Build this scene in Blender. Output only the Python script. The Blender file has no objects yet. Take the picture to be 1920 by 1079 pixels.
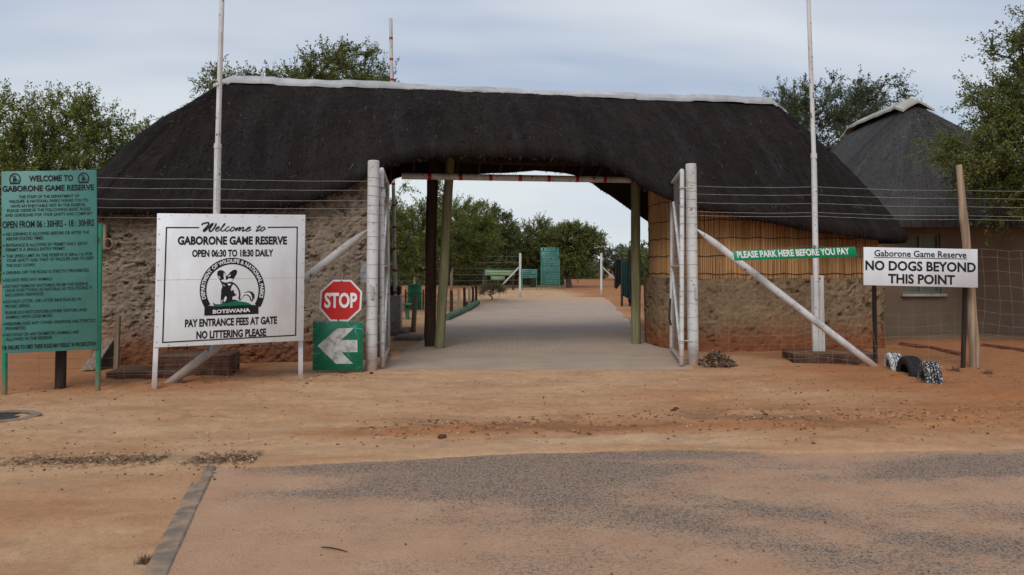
import bpy, math, random
import numpy as np
from mathutils import Vector, Matrix

SC = bpy.context.scene
COL = SC.collection
R = math.radians

# ---------------------------------------------------------------- camera
FPX = 1478.0                       # focal length in pixels of the 1920 wide photograph
CAMZ = 1.6
PITCH = R(2.0)
SHIFT = -((FPX * math.tan(PITCH)) + 39.5) / 1920.0
cd = bpy.data.cameras.new('camera')
cam = bpy.data.objects.new('camera', cd)
COL.objects.link(cam)
cd.sensor_width = 36.0
cd.lens = 36.0 * FPX / 1920.0
cd.shift_y = SHIFT
cd.clip_start = 0.1
cd.clip_end = 3000
cam.location = (0, 0, CAMZ)
cam.rotation_euler = (math.pi / 2 + PITCH, 0, 0)
SC.camera = cam

# ---------------------------------------------------------------- world and sun
SUN_EL, SUN_AZ = R(42), R(200)     # soft light from behind and a little to the left
world = bpy.data.worlds.new('World')
SC.world = world
world.use_nodes = True
wt = world.node_tree
wt.nodes.clear()
def wn(t, **k):
    n = wt.nodes.new(t)
    for a, b in k.items(): setattr(n, a, b)
    return n
tc = wn('ShaderNodeTexCoord')
sep = wn('ShaderNodeSeparateXYZ'); wt.links.new(tc.outputs['Generated'], sep.inputs[0])
zc = wn('ShaderNodeMath', operation='MAXIMUM'); wt.links.new(sep.outputs[2], zc.inputs[0]); zc.inputs[1].default_value = 0
zp = wn('ShaderNodeMath', operation='ADD'); wt.links.new(zc.outputs[0], zp.inputs[0]); zp.inputs[1].default_value = 0.22
dx = wn('ShaderNodeMath', operation='DIVIDE'); wt.links.new(sep.outputs[0], dx.inputs[0]); wt.links.new(zp.outputs[0], dx.inputs[1])
dy = wn('ShaderNodeMath', operation='DIVIDE'); wt.links.new(sep.outputs[1], dy.inputs[0]); wt.links.new(zp.outputs[0], dy.inputs[1])
cmb = wn('ShaderNodeCombineXYZ'); wt.links.new(dx.outputs[0], cmb.inputs[0]); wt.links.new(dy.outputs[0], cmb.inputs[1])
mp = wn('ShaderNodeMapping'); wt.links.new(cmb.outputs[0], mp.inputs[0]); mp.inputs['Scale'].default_value = (0.62, 1.15, 1); mp.inputs['Location'].default_value = (3.1, 0.6, 0); mp.inputs['Rotation'].default_value = (0, 0, R(12))
nz = wn('ShaderNodeTexNoise'); wt.links.new(mp.outputs[0], nz.inputs[0]); nz.inputs['Scale'].default_value = 0.75; nz.inputs['Detail'].default_value = 4; nz.inputs['Roughness'].default_value = 0.5; nz.inputs['Distortion'].default_value = 0.35
rp = wn('ShaderNodeValToRGB'); wt.links.new(nz.outputs[0], rp.inputs[0])
rp.color_ramp.elements[0].position = 0.40; rp.color_ramp.elements[0].color = (0.325, 0.395, 0.525, 1)
rp.color_ramp.elements[1].position = 0.625; rp.color_ramp.elements[1].color = (0.61, 0.64, 0.675, 1)
# paler towards the horizon
hz = wn('ShaderNodeMapRange'); wt.links.new(zc.outputs[0], hz.inputs[0])
hz.inputs[1].default_value = 0.0; hz.inputs[2].default_value = 0.26; hz.inputs[3].default_value = 0.9; hz.inputs[4].default_value = 0.0
mxh = wn('ShaderNodeMixRGB'); wt.links.new(hz.outputs[0], mxh.inputs[0]); wt.links.new(rp.outputs[0], mxh.inputs[1]); mxh.inputs[2].default_value = (0.62, 0.665, 0.685, 1)
sky = wn('ShaderNodeTexSky', sky_type='NISHITA', sun_disc=False)
sky.sun_elevation = SUN_EL; sky.sun_rotation = SUN_AZ
b1 = wn('ShaderNodeBackground'); wt.links.new(sky.outputs[0], b1.inputs[0]); b1.inputs[1].default_value = 0.05
b2 = wn('ShaderNodeBackground'); wt.links.new(mxh.outputs[0], b2.inputs[0]); b2.inputs[1].default_value = 1.03
mxs = wn('ShaderNodeMixShader'); mxs.inputs[0].default_value = 0.9      # a nearly closed cloud deck over the clear sky
wt.links.new(b1.outputs[0], mxs.inputs[1]); wt.links.new(b2.outputs[0], mxs.inputs[2])
wo = wn('ShaderNodeOutputWorld'); wt.links.new(mxs.outputs[0], wo.inputs[0])

sd = bpy.data.lights.new('sun', 'SUN')
sd.energy = 1.6
sd.angle = R(32)
sd.color = (1.0, 0.965, 0.92)
sun = bpy.data.objects.new('sun', sd)
COL.objects.link(sun)
sun.location = (0, -10, 30)
_d = Vector((math.sin(SUN_AZ) * math.cos(SUN_EL), math.cos(SUN_AZ) * math.cos(SUN_EL), math.sin(SUN_EL)))
sun.rotation_euler = _d.to_track_quat('Z', 'Y').to_euler()
SC.view_settings.view_transform = 'Standard'
SC.view_settings.look = 'None'
SC.view_settings.exposure = 0.31
SC.view_settings.gamma = 1.0
SC.cycles.max_bounces = 6
SC.cycles.diffuse_bounces = 3
SC.cycles.transparent_max_bounces = 8

# ---------------------------------------------------------------- helpers
_c, _s = math.cos(PITCH), math.sin(PITCH)
def ray(px, py):
    u = (px - 960.0) / FPX
    v = (539.5 - py) / FPX + SHIFT * 1920.0 / FPX
    return Vector((u, _c - v * _s, _s + v * _c))
def P(px, py, Y):
    """the point at distance Y in front of the camera seen in that direction"""
    d = ray(px, py)
    return Vector((0, 0, CAMZ)) + d * (Y / d.y)
def G(px, py, z=0.0):
    d = ray(px, py)
    return Vector((0, 0, CAMZ)) + d * ((z - CAMZ) / d.z)

def hash2(ix, iy, seed):
    h = (ix.astype(np.int64) * 374761393 + iy.astype(np.int64) * 668265263 + seed * 982451653) & 0x7fffffff
    h = ((h ^ (h >> 13)) * 1274126177) & 0x7fffffff
    return ((h ^ (h >> 16)) & 0xffff) / 65535.0
def vnoise(x, y, seed=0):
    x = np.asarray(x, float); y = np.asarray(y, float)
    ix = np.floor(x); iy = np.floor(y)
    fx = x - ix; fy = y - iy
    fx = fx * fx * (3 - 2 * fx); fy = fy * fy * (3 - 2 * fy)
    a = hash2(ix, iy, seed); b = hash2(ix + 1, iy, seed); c = hash2(ix, iy + 1, seed); d = hash2(ix + 1, iy + 1, seed)
    return (a * (1 - fx) + b * fx) * (1 - fy) + (c * (1 - fx) + d * fx) * fy
def fbm(x, y, seed=0, oct=4, gain=0.5):
    s = 0; a = 1; t = 0
    for i in range(oct):
        s = s + a * vnoise(np.asarray(x) * 2 ** i + 17.3 * i, np.asarray(y) * 2 ** i + 9.1 * i, seed + i); t += a; a *= gain
    return s / t
def sstep(a, b, x):
    t = np.clip((np.asarray(x, float) - a) / (b - a), 0, 1)
    return t * t * (3 - 2 * t)

class MB:
    def __init__(s): s.v = []; s.f = []; s.mi = []; s.m = 0
    def add(s, vs, fs):
        o = len(s.v)
        s.v.extend([tuple(p) for p in vs])
        for f in fs: s.f.append(tuple(i + o for i in f)); s.mi.append(s.m)
        return s
    def box(s, c, size, rot=None):
        hx, hy, hz = size[0] / 2, size[1] / 2, size[2] / 2
        vs = [Vector((x, y, z)) for x in (-hx, hx) for y in (-hy, hy) for z in (-hz, hz)]
        if rot is not None: vs = [rot @ p for p in vs]
        vs = [p + Vector(c) for p in vs]
        return s.add(vs, [(0, 1, 3, 2), (4, 6, 7, 5), (0, 4, 5, 1), (2, 3, 7, 6), (0, 2, 6, 4), (1, 5, 7, 3)])
    def bbox(s, c, size, rot=None, b=0.01):
        """box with chamfered vertical and horizontal edges"""
        hx, hy, hz = size[0] / 2, size[1] / 2, size[2] / 2
        vs = []
        for z, k in ((-hz, b), (-hz + b, 0), (hz - b, 0), (hz, b)):
            x, y = hx - k, hy - k
            vs += [Vector(p) for p in ((-x + b, -y, z), (x - b, -y, z), (x, -y + b, z), (x, y - b, z), (x - b, y, z), (-x + b, y, z), (-x, y - b, z), (-x, -y + b, z))]
        fs = [tuple(range(7, -1, -1)), tuple(range(24, 32))]
        for r in range(3):
            for i in range(8):
                j = (i + 1) % 8
                fs.append((r * 8 + i, r * 8 + j, r * 8 + 8 + j, r * 8 + 8 + i))
        if rot is not None: vs = [rot @ p for p in vs]
        return s.add([p + Vector(c) for p in vs], fs)
    def tube(s, pts, r, n=10, cap=True):
        pts = [Vector(p) for p in pts]
        rs = r if isinstance(r, (list, tuple)) else [r] * len(pts)
        vs = []; nrm = None
        for i, p in enumerate(pts):
            a = pts[max(i - 1, 0)]; b = pts[min(i + 1, len(pts) - 1)]
            t = (b - a)
            if t.length < 1e-9: t = Vector((0, 0, 1))
            t.normalize()
            if nrm is None:
                nrm = t.orthogonal().normalized() if abs(t.z) < 0.95 else (Vector((1, 0, 0)) - t * t.x).normalized()
            else:
                nrm = (nrm - t * nrm.dot(t))
                nrm = nrm.normalized() if nrm.length > 1e-6 else t.orthogonal().normalized()
            bi = t.cross(nrm)
            for k in range(n):
                an = 2 * math.pi * k / n
                vs.append(p + (nrm * math.cos(an) + bi * math.sin(an)) * rs[i])
        fs = []
        for i in range(len(pts) - 1):
            for k in range(n):
                j = (k + 1) % n
                fs.append((i * n + k, i * n + j, (i + 1) * n + j, (i + 1) * n + k))
        if cap:
            fs.append(tuple(range(n - 1, -1, -1)))
            fs.append(tuple((len(pts) - 1) * n + k for k in range(n)))
        return s.add(vs, fs)
    def ring(s, c, rad, wire, axis=(0, 0, 1), n=16, m=5):
        ax = Vector(axis).normalized(); u = ax.orthogonal().normalized(); w = ax.cross(u)
        vs = []; fs = []
        for i in range(n):
            a = 2 * math.pi * i / n; d = u * math.cos(a) + w * math.sin(a)
            for k in range(m):
                b = 2 * math.pi * k / m
                vs.append(Vector(c) + d * (rad + wire * math.cos(b)) + ax * wire * math.sin(b))
        for i in range(n):
            for k in range(m):
                fs.append((i * m + k, ((i + 1) % n) * m + k, ((i + 1) % n) * m + (k + 1) % m, i * m + (k + 1) % m))
        return s.add(vs, fs)
    def prism(s, poly, c0, c1):
        """polygon in local (a, b) extruded along the third axis from c0 to c1"""
        n = len(poly)
        ar = sum(poly[i][0] * poly[(i + 1) % n][1] - poly[(i + 1) % n][0] * poly[i][1] for i in range(n))
        if ar < 0: poly = poly[::-1]
        vs = [(a, b, c0) for a, b in poly] + [(a, b, c1) for a, b in poly]
        fs = [tuple(range(n - 1, -1, -1)), tuple(range(n, 2 * n))] + [(i, (i + 1) % n, n + (i + 1) % n, n + i) for i in range(n)]
        return s.add(vs, fs)
    def place(s, F):
        """local (a, b, c) to the world through a frame (o, u, v, n)"""
        o, u, v, n = F
        s.v = [tuple(o + u * p[0] + v * p[1] + n * p[2]) for p in s.v]
        return s

def wloc(o):
    p = Vector((0, 0, 0))
    while o is not None:
        p += o.location; o = o.parent
    return p
def link(name, me, mats, parent=None, smooth=None):
    ob = bpy.data.objects.new(name, me)
    for m in (mats if isinstance(mats, (list, tuple)) else [mats]): me.materials.append(m)
    COL.objects.link(ob)
    if parent is not None: ob.parent = parent
    if smooth is not None and len(me.polygons):
        me.polygons.foreach_set('use_smooth', [True] * len(me.polygons))
        if smooth < 180: me.set_sharp_from_angle(angle=R(smooth))
    return ob
def mesh_from(mb, org):
    me = bpy.data.meshes.new('m')
    o = Vector(org)
    me.from_pydata([tuple(Vector(p) - o) for p in mb.v], [], mb.f)
    if any(mb.mi): me.polygons.foreach_set('material_index', mb.mi)
    me.update()
    return me
def part(name, mb, mats, parent, label=None, smooth=40):
    ob = link(name, mesh_from(mb, wloc(parent)), mats, parent, smooth)
    if label: ob['label'] = label
    return ob
def single(name, mb, mats, label, cat, loc=(0, 0, 0), group=None, smooth=40):
    ob = link(name, mesh_from(mb, loc), mats, None, smooth)
    ob.location = loc
    ob['label'] = label; ob['category'] = cat
    if group: ob['group'] = group
    return ob
def thing(name, label, cat, loc, group=None):
    ob = bpy.data.objects.new(name, None)
    ob.empty_display_size = 0.1
    COL.objects.link(ob); ob.location = loc
    ob['label'] = label; ob['category'] = cat
    if group: ob['group'] = group
    return ob
def np_mesh(verts, faces4, attrs=None, tri=False):
    verts = np.asarray(verts, np.float32); faces4 = np.asarray(faces4, np.int32)
    k = faces4.shape[1]
    me = bpy.data.meshes.new('m')
    me.vertices.add(len(verts)); me.vertices.foreach_set('co', verts.ravel())
    me.loops.add(faces4.size); me.loops.foreach_set('vertex_index', faces4.ravel())
    me.polygons.add(len(faces4)); me.polygons.foreach_set('loop_start', np.arange(0, faces4.size, k, dtype=np.int32))
    me.polygons.foreach_set('loop_total', np.full(len(faces4), k, np.int32))
    me.update(calc_edges=True)
    for nme, arr in (attrs or {}).items():
        arr = np.asarray(arr, np.float32)
        at = me.attributes.new(nme, 'FLOAT' if arr.ndim == 1 else 'FLOAT_VECTOR', 'POINT')
        at.data.foreach_set('value' if arr.ndim == 1 else 'vector', arr.ravel())
    return me
def grid_faces(nu, nv, wrap=False):
    """quads of a grid with index u * nv + v"""
    fs = []
    iu = np.arange(nu if wrap else nu - 1)
    iv = np.arange(nv - 1)
    U, V = np.meshgrid(iu, iv, indexing='ij')
    U2 = (U + 1) % nu
    return np.stack([U * nv + V, U2 * nv + V, U2 * nv + V + 1, U * nv + V + 1], -1).reshape(-1, 4)

# ---------------------------------------------------------------- materials
class NT:
    def __init__(s, name):
        s.mat = bpy.data.materials.new(name); s.mat.use_nodes = True
        s.t = s.mat.node_tree; s.t.nodes.clear()
        s.out = s.t.nodes.new('ShaderNodeOutputMaterial')
        s.b = s.t.nodes.new('ShaderNodeBsdfPrincipled')
        s.t.links.new(s.b.outputs[0], s.out.inputs[0])
        s.b.inputs['Specular IOR Level'].default_value = 0.25
    def n(s, typ, ins=None, **props):
        nd = s.t.nodes.new(typ)
        for k, v in props.items(): setattr(nd, k, v)
        for k, v in (ins or {}).items(): s.set(nd.inputs[k], v)
        return nd
    def set(s, inp, v):
        if isinstance(v, bpy.types.NodeSocket): s.t.links.new(v, inp)
        elif isinstance(v, bpy.types.Node): s.t.links.new(v.outputs[0], inp)
        else:
            if isinstance(v, (tuple, list)) and len(v) == 3 and len(inp.default_value) == 4: v = (*v, 1)
            inp.default_value = v
    def coord(s, scale=(1, 1, 1), attr=None, rot=(0, 0, 0)):
        if attr: src = s.n('ShaderNodeAttribute', attribute_name=attr).outputs['Vector']
        else: src = s.n('ShaderNodeTexCoord').outputs['Object']
        return s.n('ShaderNodeMapping', {'Vector': src, 'Scale': scale, 'Rotation': rot}).outputs[0]
    def attr(s, name): return s.n('ShaderNodeAttribute', attribute_name=name).outputs['Fac']
    def noise(s, vec, scale, detail=4, rough=0.55, dist=0.0):
        return s.n('ShaderNodeTexNoise', {'Vector': vec, 'Scale': scale, 'Detail': detail, 'Roughness': rough, 'Distortion': dist}).outputs[0]
    def voro(s, vec, scale, feature='F1', out=0):
        return s.n('ShaderNodeTexVoronoi', {'Vector': vec, 'Scale': scale}, feature=feature).outputs[out]
    def ramp(s, fac, stops):
        r = s.n('ShaderNodeValToRGB', {'Fac': fac}); e = r.color_ramp.elements
        while len(e) < len(stops): e.new(0.5)
        for i, (p, c) in enumerate(stops):
            e[i].position = p; e[i].color = (*c, 1) if isinstance(c, tuple) else (c, c, c, 1)
        return r.outputs[0]
    def rng(s, v, a, b, c=0.0, d=1.0):
        return s.n('ShaderNodeMapRange', {0: v, 1: a, 2: b, 3: c, 4: d}).outputs[0]
    def mix(s, f, a, b, mode='MIX'):
        return s.n('ShaderNodeMixRGB', {0: f, 1: a, 2: b}, blend_type=mode).outputs[0]
    def math(s, op, a, b=0.0, clamp=False):
        return s.n('ShaderNodeMath', {0: a, 1: b}, operation=op, use_clamp=clamp).outputs[0]
    def bump(s, h, strength=0.5, dist=0.02):
        s.set(s.b.inputs['Normal'], s.n('ShaderNodeBump', {'Strength': strength, 'Distance': dist, 'Height': h}))
    def fin(s, col, rough=0.8, spec=None, metal=None):
        s.set(s.b.inputs['Base Color'], col); s.set(s.b.inputs['Roughness'], rough)
        if spec is not None: s.b.inputs['Specular IOR Level'].default_value = spec
        if metal is not None: s.b.inputs['Metallic'].default_value = metal
        return s.mat

def m_mix(name, c1, c2, scale=6.0, rough=0.7, bump=0.0, stretch=(1, 1, 1), lo=0.35, hi=0.65, detail=5, spec=0.25, metal=0.0, bscale=None, bdist=0.01):
    t = NT(name); co = t.coord(stretch)
    f = t.rng(t.noise(co, scale, detail), lo, hi)
    if bump: t.bump(t.noise(co, bscale or scale * 3, 4), bump, bdist)
    return t.fin(t.mix(f, c1, c2), rough, spec, metal)
def m_paint(name, col, dirt=(0.2, 0.15, 0.1), amount=0.35, rough=0.5, chips=None, chipcol=(0.075, 0.04, 0.025), streak=(1, 1, 0.25), base=0.0):
    """weathered paint: faint dirt, small chips"""
    t = NT(name); co = t.coord()
    f = t.math('MULTIPLY', t.rng(t.noise(t.coord(streak), 3.0, 6, 0.65), 0.45, 0.85), amount, True)
    c = t.mix(f, col, dirt)
    v = t.rng(t.noise(co, 1.3, 3), 0.3, 0.7, 0.88, 1.06)
    c = t.mix(1.0, c, t.n('ShaderNodeCombineXYZ', {0: v, 1: v, 2: v}).outputs[0], 'MULTIPLY')
    if chips:
        ch = t.rng(t.noise(co, chips, 6, 0.72), 0.60, 0.64)
        c = t.mix(ch, c, chipcol)
    if base:
        z = t.n('ShaderNodeSeparateXYZ', {0: co}).outputs[2]
        zz = t.math('ADD', z, t.math('MULTIPLY', t.math('SUBTRACT', t.noise(co, 5, 5, 0.65), 0.5), base * 2.2))
        c = t.mix(t.math('MULTIPLY', t.rng(zz, base * 0.15, base * 1.6, 1.0, 0.0), 0.7), c, (0.26, 0.13, 0.065))
    t.bump(t.noise(co, 22, 5, 0.65), 0.18, 0.006)
    return t.fin(c, rough, 0.3)
def m_flat(name, col, rough=0.6): 
    t = NT(name); co = t.coord()
    f = t.rng(t.noise(co, 9.0, 4), 0.3, 0.7, 0.9, 1.08)
    return t.fin(t.mix(1.0, col, t.n('ShaderNodeCombineXYZ', {0: f, 1: f, 2: f}).outputs[0], 'MULTIPLY'), rough)

M = {}
M['black_ink'] = m_flat('black lettering', (0.008, 0.008, 0.009), 0.5)
M['white_ink'] = m_flat('white lettering', (0.72, 0.72, 0.72), 0.5)
M['dim_ink'] = m_flat('faded cream lettering', (0.42, 0.46, 0.36), 0.6)
M['green_ink'] = m_flat('green emblem', (0.0, 0.12, 0.055), 0.5)
M['white_board'] = m_paint('white sign board', (0.66, 0.675, 0.70), (0.36, 0.31, 0.25), 0.42, 0.4, base=0.25)
M['white_steel'] = m_paint('white painted steel', (0.58, 0.575, 0.57), (0.22, 0.175, 0.14), 0.9, 0.45, chips=14, base=0.28)
M['white_pole'] = m_paint('white pole paint', (0.62, 0.61, 0.60), (0.24, 0.19, 0.15), 0.85, 0.5, chips=9)
M['grey_pipe'] = m_paint('greyish painted pipe', (0.40, 0.38, 0.355), (0.17, 0.12, 0.085), 0.9, 0.5, chips=8, base=0.22)
M['green_board'] = m_paint('blue green board', (0.062, 0.20, 0.178), (0.028, 0.125, 0.10), 0.75, 0.45, streak=(1, 1, 1))
M['green_post'] = m_paint('green post paint', (0.02, 0.21, 0.12), (0.03, 0.1, 0.06), 0.5, 0.5, chips=9, base=0.2)
M['red_paint'] = m_paint('red sign', (0.50, 0.022, 0.02), (0.3, 0.03, 0.02), 0.4, 0.4)
M['red_band'] = m_paint('red band', (0.40, 0.012, 0.025), (0.2, 0.02, 0.02), 0.4, 0.5)
M['green_sign'] = m_paint('green strip sign', (0.0, 0.24, 0.10), (0.0, 0.15, 0.07), 0.4, 0.45)
M['dark_wood'] = m_mix('tarred wood', (0.02, 0.014, 0.011), (0.05, 0.033, 0.024), 5, 0.85, 0.5, (3, 3, 0.3))
M['brown_pole'] = m_mix('dark brown timber', (0.026, 0.014, 0.009), (0.062, 0.034, 0.021), 4, 0.85, 0.5, (4, 4, 0.35))
M['green_pole'] = m_mix('green treated pole', (0.13, 0.125, 0.058), (0.225, 0.205, 0.11), 4, 0.85, 0.6, (5, 5, 0.35))
M['pale_wood'] = m_mix('weathered timber', (0.20, 0.13, 0.08), (0.37, 0.27, 0.185), 4, 0.85, 0.7, (6, 6, 0.3))
M['grey_wood'] = m_mix('grey timber', (0.13, 0.095, 0.065), (0.26, 0.20, 0.145), 4, 0.85, 0.6, (6, 6, 0.3))
M['wire'] = m_mix('galvanised wire', (0.24, 0.23, 0.215), (0.36, 0.34, 0.31), 8, 0.5, 0)
M['rusty_wire'] = m_mix('dusty mesh wire', (0.22, 0.155, 0.105), (0.34, 0.25, 0.18), 8, 0.6, 0)
M['dark_iron'] = m_mix('dark iron', (0.02, 0.018, 0.016), (0.06, 0.04, 0.03), 10, 0.7, 0.2)
M['bark'] = m_mix('bark', (0.05, 0.038, 0.028), (0.12, 0.095, 0.07), 8, 0.9, 0.6, (3, 3, 0.7))

# ================================================================ SETTING: ground, road, kerb, paving
EDGE_X = [-9, -2.5, -2.0, -1.15, 0.18, 1.37, 2.4, 3.7, 4.6, 9, 40]
EDGE_Y = [6.4, 6.37, 6.40, 6.54, 6.86, 7.0, 6.86, 6.95, 7.02, 7.1, 7.4]
def road_edge(x): return np.interp(x, EDGE_X, EDGE_Y) + (fbm(np.asarray(x) * 2.2, 0 * np.asarray(x) + 3.3, 71, 4) - 0.5) * 0.13
def kerb_x(y): return -2.44 + (6.4 - np.asarray(y, float)) * 0.262
PAVE_L = ([12.05, 13.5, 22.5, 30, 38, 41], [-2.15, -2.02, -1.9, -1.35, -0.68, 0.0])
PAVE_R = ([12.05, 13.5, 23, 30, 38, 41], [2.78, 3.0, 3.42, 4.0, 4.62, 4.7])
def gheight(x, y):
    x = np.asarray(x, float); y = np.asarray(y, float)
    e = road_edge(x)
    inroad = sstep(0.0, 0.10, e - y) * sstep(0.0, 0.05, x - kerb_x(y))
    inpave = sstep(0.08, 0.2, x - np.interp(y, *PAVE_L)) * sstep(0.08, 0.2, np.interp(y, *PAVE_R) - x) * sstep(12.2, 12.35, y) * sstep(41, 40.8, y)
    near = sstep(40, 14, y)
    h = (fbm(x * 0.45, y * 0.7, 5, 3) - 0.5) * 0.07 * near * sstep(12.4, 10.5, y)
    h = h + (fbm(x * 1.6, y * 3.2, 11, 4) - 0.5) * 0.045 * near
    h = h + (fbm(x * 8, y * 10, 21, 3) - 0.5) * 0.018 * near * (0.35 + 0.65 * sstep(0.45, 0.6, fbm(x * 0.9, y * 1.5, 31, 3)))
    # the loose bank that the grader left along the tar
    bank = np.exp(-((y - (7.95 + 0.10 * x + 0.25 * np.sin(x * 0.7))) / 0.42) ** 2) * sstep(-3, 0.5, x)
    h = h + bank * (0.025 + 0.06 * (fbm(x * 3.5, y * 4, 41, 4) - 0.35))
    h = h + 0.012
    h = h * (1 - inroad) + (-0.035) * inroad
    h = h * (1 - inpave) + (-0.03) * inpave
    front = sstep(11.7, 11.95, y) * sstep(12.34, 12.2, y) * sstep(-2.5, -2.1, x) * sstep(3.1, 2.8, x)
    h = h * (1 - 0.85 * front) + 0.85 * front * (0.021 + (fbm(x * 5, y * 9, 45, 3) - 0.5) * 0.016)
    lip = sstep(0.25, 0.0, np.abs(y - e)) * (1 - inroad)
    h = h * (1 - 0.6 * lip) + 0.008 * lip
    return h
def gz(x, y): return float(gheight(np.array([x]), np.array([y]))[0])

def axis(lo, hi, step, far_lo, far_hi, grow=1.22):
    a = list(np.arange(lo, hi, step)); st = step
    while a[-1] < far_hi: st *= grow; a.append(a[-1] + st)
    st = step; b = [lo]
    while b[-1] > far_lo: st *= grow; b.append(b[-1] - st)
    return np.array(b[:0:-1] + a)
gx = axis(-9.0, 9.6, 0.05, -900, 900)
gy = np.concatenate([axis(3.2, 13.4, 0.05, -200, 3.0)[:-1] if False else np.array([])])
gy = list(np.arange(3.2, 13.4, 0.05)); st = 0.05
while gy[-1] < 1500: st = min(st * 1.06, 200) if gy[-1] < 60 else st * 1.2; gy.append(gy[-1] + st)
st = 0.05; low = [3.2]
while low[-1] > -200: st *= 1.3; low.append(low[-1] - st)
gy = np.array(low[:0:-1] + gy)
X, Y = np.meshgrid(gx, gy, indexing='ij')
Z = gheight(X, Y)
# footprints and scuffs pressed into the loose sand
_r = np.random.default_rng(9)
for _ in range(420):
    fx, fy = _r.uniform(-6.5, 7.5), _r.uniform(7.1, 12.0)
    i0, i1 = np.searchsorted(gx, [fx - 0.3, fx + 0.3]); j0, j1 = np.searchsorted(gy, [fy - 0.3, fy + 0.3])
    if i1 - i0 < 3 or j1 - j0 < 3: continue
    a_ = _r.uniform(0, 3.14); ddx = X[i0:i1, j0:j1] - fx; ddy = Y[i0:i1, j0:j1] - fy
    e_ = ((ddx * math.cos(a_) + ddy * math.sin(a_)) / 0.14) ** 2 + ((-ddx * math.sin(a_) + ddy * math.cos(a_)) / 0.065) ** 2
    Z[i0:i1, j0:j1] += -0.016 * np.exp(-e_) + 0.007 * np.exp(-(np.sqrt(e_) - 1.6) ** 2 * 3)
redness = sstep(2.0, 5.0, X + (fbm(X * 0.5, Y * 0.5, 51, 4) - 0.5) * 5) * sstep(6.9, 7.6, Y)
redness = np.maximum(redness, 0.9 * sstep(9.3, 10.6, Y - 0.0 * X + (fbm(X, Y, 52, 3) - 0.5) * 1.6) * sstep(-2.6, -4.4, X))
redness = np.maximum(redness, 0.95 * np.exp(-((Y - (7.75 + 0.09 * X)) / 0.34) ** 2) * sstep(-2.2, -0.8, X + fbm(X, Y, 53, 3)))
redness = np.maximum(redness, 0.55 * sstep(6.4, 5.2, Y) * sstep(0.40, 0.6, fbm(X * 0.8, Y * 1.6, 54, 4)) * (X < -1.5))
redness = np.maximum(redness, 0.45 * sstep(40, 55, Y) * sstep(0.35, 0.6, fbm(X * 0.12, Y * 0.1, 58, 3)))
pale = np.exp(-((Y - (7.25 + 0.03 * X)) / 0.22) ** 2) * sstep(-0.8, 0.4, X) * sstep(2.8, 1.8, X)
pale = np.maximum(pale, 0.6 * sstep(9.5, 11.8, Y) * sstep(13.5, 12.4, Y) * sstep(-3.0, -1.5, X) * sstep(3.4, 2.2, X))
pale = np.maximum(pale, 0.7 * sstep(36, 42, Y) * (X > -3) * (1 - redness))
pale = np.maximum(pale, 0.5 * sstep(0.45, 0.7, fbm(X * 0.6, Y * 1.3, 55, 4)) * (1 - redness))
dark = sstep(0.50, 0.66, fbm(X * 2.0, Y * 5.0, 57, 5)) * (0.3 + 0.7 * np.exp(-((Y - (7.95 + 0.10 * X)) / 0.5) ** 2) * (X > -1.5))
dark = np.maximum(dark, 0.9 * np.exp(-((Y - 6.55 - 0.05 * (X + 4)) / 0.13) ** 2) * sstep(-4.2, -3.0, X) * sstep(-1.8, -2.3, X) * sstep(0.3, 0.6, fbm(X * 6, Y * 8, 59, 3)))
redness = np.clip(redness, 0, 1)
me = np_mesh(np.stack([X, Y, Z], -1).reshape(-1, 3), grid_faces(len(gx), len(gy)), {'red': np.clip(redness, 0, 1).ravel(), 'pale': pale.ravel(), 'dark': dark.ravel()})

t = NT('sandy ground'); co = t.coord()
base = t.mix(t.rng(t.noise(co, 1.1, 6, 0.6), 0.3, 0.7), (0.42, 0.225, 0.112), (0.50, 0.295, 0.165))
base = t.mix(t.math('MULTIPLY', t.attr('red'), 0.85), base, (0.345, 0.135, 0.053))
base = t.mix(t.math('MULTIPLY', t.attr('pale'), 0.85), base, (0.53, 0.35, 0.205))
base = t.mix(t.math('MULTIPLY', t.attr('dark'), 0.6), base, (0.17, 0.095, 0.05))
grain = t.noise(co, 95, 5, 0.75)
base = t.mix(1.0, base, t.ramp(grain, [(0.3, 0.72), (0.5, 1.0), (0.72, 1.22)]), 'MULTIPLY')
peb = t.rng(t.voro(co, 26), 0.05, 0.16)
keep = t.rng(t.noise(co, 5, 3), 0.52, 0.6)
base = t.mix(t.math('MULTIPLY', t.math('SUBTRACT', 1.0, peb), keep), base, (0.2, 0.12, 0.07))
mid = t.noise(co, 14, 6, 0.7)
base = t.mix(1.0, base, t.ramp(mid, [(0.3, 0.86), (0.7, 1.1)]), 'MULTIPLY')
t.bump(t.math('ADD', t.math('MULTIPLY', grain, 0.4), t.math('MULTIPLY', mid, 0.9)), 0.75, 0.02)
M['sand'] = t.fin(base, 0.95, 0.1)
ground = link('ground', me, M['sand'], None, 180); ground['kind'] = 'structure'

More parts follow.
